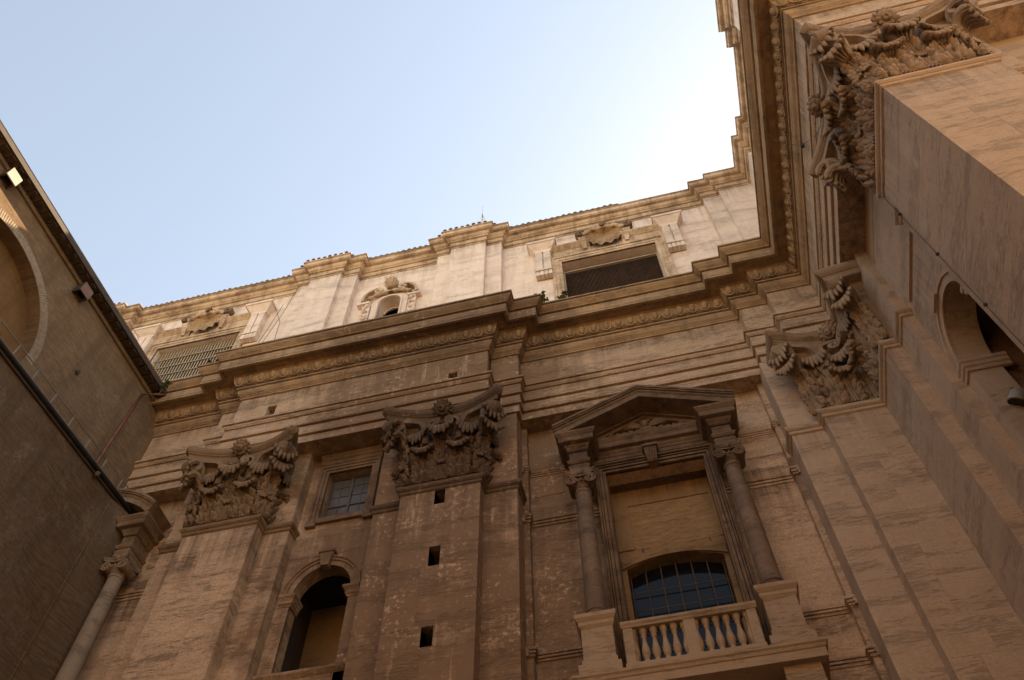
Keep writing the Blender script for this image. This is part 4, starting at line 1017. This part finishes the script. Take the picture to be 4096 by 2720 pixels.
# ------------------------------------------------------------------ arch of the wing recess
wa = MB(); n = 24
for o0, o1, p in ((0, .24, .05), (.24, .34, .10)):
    for i in range(n):
        a0, a1 = math.pi * i / n, math.pi * (i + 1) / n
        q = lambda o, a: (AY + (AR + o) * math.cos(a), 18.62 + (AR + o) * math.sin(a))
        wa.prism([q(o0, a0), q(o1, a0), q(o1, a1), q(o0, a1)], 8.55 - p, 8.58, 'x')
wav = wa.build('wing_archivolt', 'wing', B)
MB().box(8.38, 8.58, AY - .18, AY + .42, 20.0, 20.30).build('arch_ear', 'wing', wav)
MB().sweep([(9.6, AY + AR), (8.55, AY + AR), (8.55, 15.18)][::-1], [(0.13, 18.62), (0.13, 18.52), (0.09, 18.47), (0.09, 18.36), (0.05, 18.32), (0.05, 18.20), (-.02, 18.18), (-.02, 18.62)]).build('impost', 'wing', wav)
MB().sweep([(8.55, 12.0), (8.55, AY - AR), (9.6, AY - AR)][::-1], [(0.13, 18.62), (0.13, 18.52), (0.09, 18.47), (0.09, 18.36), (0.05, 18.32), (0.05, 18.20), (-.02, 18.18), (-.02, 18.62)]).build('impost', 'wing', wav)

# ================================================================== LEFT BUILDING
TH = -math.atan(0.052)
lb = link('brick_building', None, loc=(-20.40, 18.9, GZ), rotz=TH)
tag(lb, 'brown brick building on the left with walled-up arch, tiled eave and dark gutter', 'building')
def LB(mb, name, mat, parent=None, **k): return mb.build(name, mat, parent or lb, local=True, **k)
def zz(z): return z - GZ
AC, ARL, AZ = -9.65, 3.25, zz(26.1)
up = poly_holes(rect(-60, 1.2, zz(22), zz(31.9)), [arch(AC, ARL, zz(22.5), AZ, 40)], -0.7, 0.0, 'x'); LB(up, 'wall', 'brick')
LB(MB().box(-1.3, -0.55, AC - 4, AC + 4, zz(22), zz(30.5)), 'arch_infill', 'brick_orange')
ring = None
nv = 64
vm = MB().prism([(-.5, -.0), (.5, 0), (.5, 1), (-.5, 1)], 0, 1, 'x')
ro = LB(MB().prism([(AC + (ARL + .02 + .36 * (k // 41)) * math.cos(math.pi * (k % 41 if k < 41 else 40 - k % 41) / 40), AZ + (ARL + .02 + .36 * (k // 41)) * math.sin(math.pi * (k % 41 if k < 41 else 40 - k % 41) / 40)) for k in range(82)], 0.004, 0.012, 'x'), 'arch_ring', 'voussoir')
brm = MB().box(-.02, .026, -.036, .036, 0, .40).mesh('voussoir_brick', 'voussoir')
nb2 = int(math.pi * ARL / .095)
for k in range(nb2):
    a = math.pi * (k + .5) / nb2
    if not (R(5) < a < R(125)): continue
    o = link('voussoir_brick', brm, ro, (random.uniform(0, .006), AC + ARL * math.cos(a), AZ + ARL * math.sin(a)), rot=(a - math.pi / 2, 0, 0), local=True)
# eave: projecting tile course, rafters, roof edge
LB(MB().box(-1.5, 0.50, -60, 0.2, zz(31.42), zz(31.50)), 'eave_boards', 'eave_brick')
LB(MB().box(0.45, 0.55, -60, 0.2, zz(31.27), zz(31.54)), 'eave_gutter', 'timber')
raf = MB().box(0.0, 0.46, -.10, .10, zz(31.20), zz(31.425)).mesh('rafter', 'timber')
y = -20.0
while y < 0.1: link('rafter', raf, lb, (0, y, 0), local=True); y += 0.47
LB(MB().box(0.0, .10, -60, .2, zz(31.0), zz(31.2)), 'eave_moulding', 'brick')
ert = MB()
for s in range(1): pass
LB(MB().prism([(0.52, zz(31.54)), (0.57, zz(31.58)), (-6, zz(34.2)), (-6, zz(34.0))], -60, .2, 'y'), 'roof_slope', 'tile')
y = -20
while y < 0.1:
    link('roof_tile', tile_me, lb, (0.43, y, zz(31.54)), math.pi / 2, local=True); y += 0.30
# lower wall with gutter
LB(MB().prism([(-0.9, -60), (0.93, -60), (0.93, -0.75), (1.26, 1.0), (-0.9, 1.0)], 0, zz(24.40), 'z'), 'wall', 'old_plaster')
LB(MB().tube([(0.95, -0.74, zz(5)), (0.95, -0.74, zz(24.3))], .035, 8), 'corner_bead', 'old_plaster')
gp = [(1.06, -60, zz(23.6)), (1.06, -12, zz(24.05)), (1.06, 0.75, zz(24.62))]
LB(MB().tube(gp, .10, 10), 'gutter', 'dark_iron')
LB(MB().prism([(-60, zz(23.4)), (-12, zz(23.85)), (0.85, zz(24.45)), (0.85, zz(24.70)), (-12, zz(24.15)), (-60, zz(23.75))], -0.6, 1.02, 'x'), 'roof', 'timber')
LB(MB().lathe([(0, 0), (.06, 0), (.10, .12), (.08, .2), (0, .2)], 1.12, -2.0, 10), 'gutter_lamp', 'iron').location = (0, 0, zz(24.15))
# safety rail on the lower roof
for z, nm in ((1.55, 0), (1.0, 0)):
    LB(MB().tube([(0.45, -40, zz(22.6 + z)), (0.45, -12, zz(23.9 + z)), (0.45, .6, zz(24.5 + z))], .022, 6), 'rail', 'rail')
y = -16
while y < .6:
    zb = 24.5 - max(0, (.6 - y)) * .0476
    LB(MB().tube([(0.45, y, zz(zb)), (0.45, y, zz(zb + 1.56))], .03, 6), 'rail_post', 'rail'); y += 1.12
# red pipe
LB(MB().tube([(.55, -.6, zz(31.3)), (.30, -.9, zz(31.05)), (.10, -1.35, zz(30.5)), (.08, -1.45, zz(27.5)), (.08, -1.5, zz(25.6)), (.5, -1.6, zz(24.9))], .05, 8), 'rain_pipe', 'red_pipe', smooth=True)
# two hooded outlets below the eave
for y0 in (-11.8, -6.75):
    b = MB(); b.box(.0, .36, y0 + .04, y0 + .10, zz(30.42), zz(31.0)).box(.0, .36, y0 + .52, y0 + .58, zz(30.42), zz(31.0)).box(.0, .36, y0 + .10, y0 + .52, zz(30.94), zz(31.0))
    q = LB(b, 'hooded_outlet', 'timber')
    LB(MB().box(.36, .41, y0 + .04, y0 + .58, zz(30.42), zz(31.0)), 'outlet_board', 'white_and_sunlit_paint' if y0 < -10 else 'red_box', q)  # sunlight painted in: the board in the sun is white, its twin red
LB(MB().tube([(.0, -4.4, zz(27.95)), (.12, -4.4, zz(27.9))], .09, 8), 'iron_stub', 'iron')

# ================================================================== ADDED UNSEEN BUILDING FOR BOUNCE LIGHT AND SHADE
ob = link('bounce_shade_building', None, loc=(0, -16, GZ)); tag(ob, 'plain ochre building added unseen behind the viewer for bounce light and shade', 'building')
wins = [(x, z) for x in range(-42, 24, 6) for z in (3, 9, 15, 21)]
poly_holes(rect(-60, 40, GZ, 28), [rect(x, x + 1.6, z, z + 2.6) for x, z in wins], -16.6, -16.0).build('wall', 'opposite', ob)
for x, z in wins: MB().box(x - .1, x + 1.7, -16.5, -16.4, z - .1, z + 2.7).build('window', 'pane', ob)
MB().box(-60, 40, -34, -16.65, GZ, 28).build('rear_block', 'opposite', ob)
MB().sweep([(40, -16), (-60, -16)], [(0.7, 29), (0.7, 28.7), (0.4, 28.3), (0.1, 28), (-1, 28), (-1, 29)]).build('cornice', 'opposite', ob)
MB().prism([(-15.6, 29.0), (-34.4, 29.0), (-25, 32)], -60, 40, 'x').build('roof', 'tile', ob)

# ================================================================== SMALL THINGS
def plant(name, loc, n, h, spread, label, seed, lean=(0, 0)):
    rnd = random.Random(seed); r = link(name, None, loc=loc); tag(r, label, 'plant', 'plants rooted in the cornices')
    st = MB(); lf = MB()
    for k in range(n):
        a = rnd.uniform(0, 2 * math.pi); q = rnd.uniform(.3, 1)
        tip = Vector((math.cos(a) * spread * q + lean[0], math.sin(a) * spread * q * .6 + lean[1], h * rnd.uniform(.55, 1)))
        mid = tip * .5 + Vector((0, 0, h * .15)); pts = [tuple(Vector((0, 0, 0)).lerp(mid, t / 3) if t < 3 else mid.lerp(tip, (t - 3) / 3)) for t in range(7)]
        st.tube(pts, [.014] * 7, 5)
        for j in range(2, 7):
            c = Vector(pts[j])
            for s in range(5):
                d = Vector((rnd.uniform(-1, 1), rnd.uniform(-1, 1), rnd.uniform(-.4, .8))).normalized(); l = rnd.uniform(.07, .15); w2 = d.cross(Vector((0, 0, 1))).normalized() * l * .3
                lf.add([c, c + d * l * .5 + w2, c + d * l, c + d * l * .5 - w2], [(0, 1, 2, 3)])
    st.build('stems', 'stem', r, local=True); lf.build('foliage', 'leaf', r, local=True)
plant('cornice_plant', (-2.72, 18.10, 32.0), 9, 1.0, .55, 'green leafy shrub growing on the cornice beside the attic window', 11)
plant('cornice_plant', (-1.95, 18.2, 32.0), 4, .6, .4, 'smaller sprig right of the green shrub on the cornice', 12, (.2, 0))
plant('cornice_plant', (-4.2, 17.9, 32.0), 3, .35, .2, 'tiny dry tuft on the cornice step left of the shrub', 13)
plant('cornice_plant', (-17.6, 17.75, 32.0), 5, .45, .4, 'low green tuft on the cornice below the barred attic window', 14)
plant('cornice_plant', (-19.55, 17.6, 30.4), 6, .9, .4, 'dark weeds hanging where the eave meets the cornice', 15)
# lightning rod
lr = MB().tube([(-6.36, 20.3, 42.9), (-6.36, 20.3, 48.2)], .035, 8).tube([(-6.36, 20.3, 48.2), (-6.36, 20.3, 49.5)], .014, 6).build('lightning_rod', 'rail'); tag(lr, 'thin lightning rod with stays on the attic roof', 'mast')
for dx, dy in ((-1.9, .2), (1.0, .6), (.3, 2)): MB().tube([(-6.36, 20.3, 48.2), (-6.36 + dx, 20.3 + dy, 42.9)], .010, 5).build('stay', 'rail', lr)
# cables on the attic wall at the left
for k, pts in enumerate(([(-17.0, 19.6, 40.4), (-17.3, 19.6, 38.0), (-17.6, 19.6, 36.0)], [(-18.0, 19.55, 40.6), (-17.4, 19.55, 40.3), (-16.75, 19.6, 38.5), (-16.6, 19.6, 36.5)], [(-16.2, 19.25, 41.5), (-16.7, 19.5, 39.2), (-17.3, 19.6, 36.4)])):
    c = MB().tube(pts, .014, 5).build('wall_cable', 'cable'); tag(c, ('straight', 'arched', 'slanting')[k] + ' thin cable on the attic wall right of the barred window', 'cable', 'cables on the attic wall')
# floodlight and boxes by the wing arch
fl = link('floodlight', None, loc=(9.05, 14.62, 16.75)); tag(fl, 'round white floodlight with black glass below the wing arch', 'floodlight')
bd2 = MB().lathe([(0, -.16), (.17, -.16), (.21, -.12), (.24, .16), (.22, .18), (0, .18)], 0, 0, 20)
def tilt(o): o.rotation_euler = (R(35), R(-60), 0)
o = bd2.build('lamp_housing', 'white_and_sunlit_paint', fl, True, 40, local=True); o.rotation_euler = (R(-20), R(215), 0)
o2 = MB().lathe([(0, .172), (.205, .172), (.205, .188), (0, .188)], 0, 0, 20).build('lamp_glass', 'lens', fl, local=True); o2.rotation_euler = (R(-20), R(215), 0)
MB().tube([(0, 0, .2), (.05, .1, .45), (.35, .25, .5)], .035, 6).build('lamp_bracket', 'dark_iron', fl, local=True)
jb = MB().box(9.0, 9.3, 14.25, 14.6, 15.95, 16.35).build('junction_box', 'dark_iron'); tag(jb, 'dark square box mounted under the round floodlight', 'box')
dc = MB().tube([(7.72, 11.20, 10.0), (7.72, 11.20, 22.0)], .009, 6).build('down_conductor', 'cable'); tag(dc, 'thin dark conductor running down the near pier edge', 'cable')
for z in (20.6, 18.3, 15.9): MB().box(7.69, 7.76, 11.17, 11.23, z - .03, z + .03).build('clip', 'cable', dc)
hw2 = MB().tube([(6.95, 12.6, 30.9), (7.25, 12.4, 29.6), (7.52, 12.3, 28.9), (7.62, 11.4, 27.4), (7.55, 10.6, 26.4)], .012, 5).build('frieze_wire', 'cable'); tag(hw2, 'slack wire hanging across the wing frieze', 'wire')
MB().box(7.50, 7.62, 12.22, 12.36, 28.85, 28.97).build('wire_bracket', 'cable', hw2)
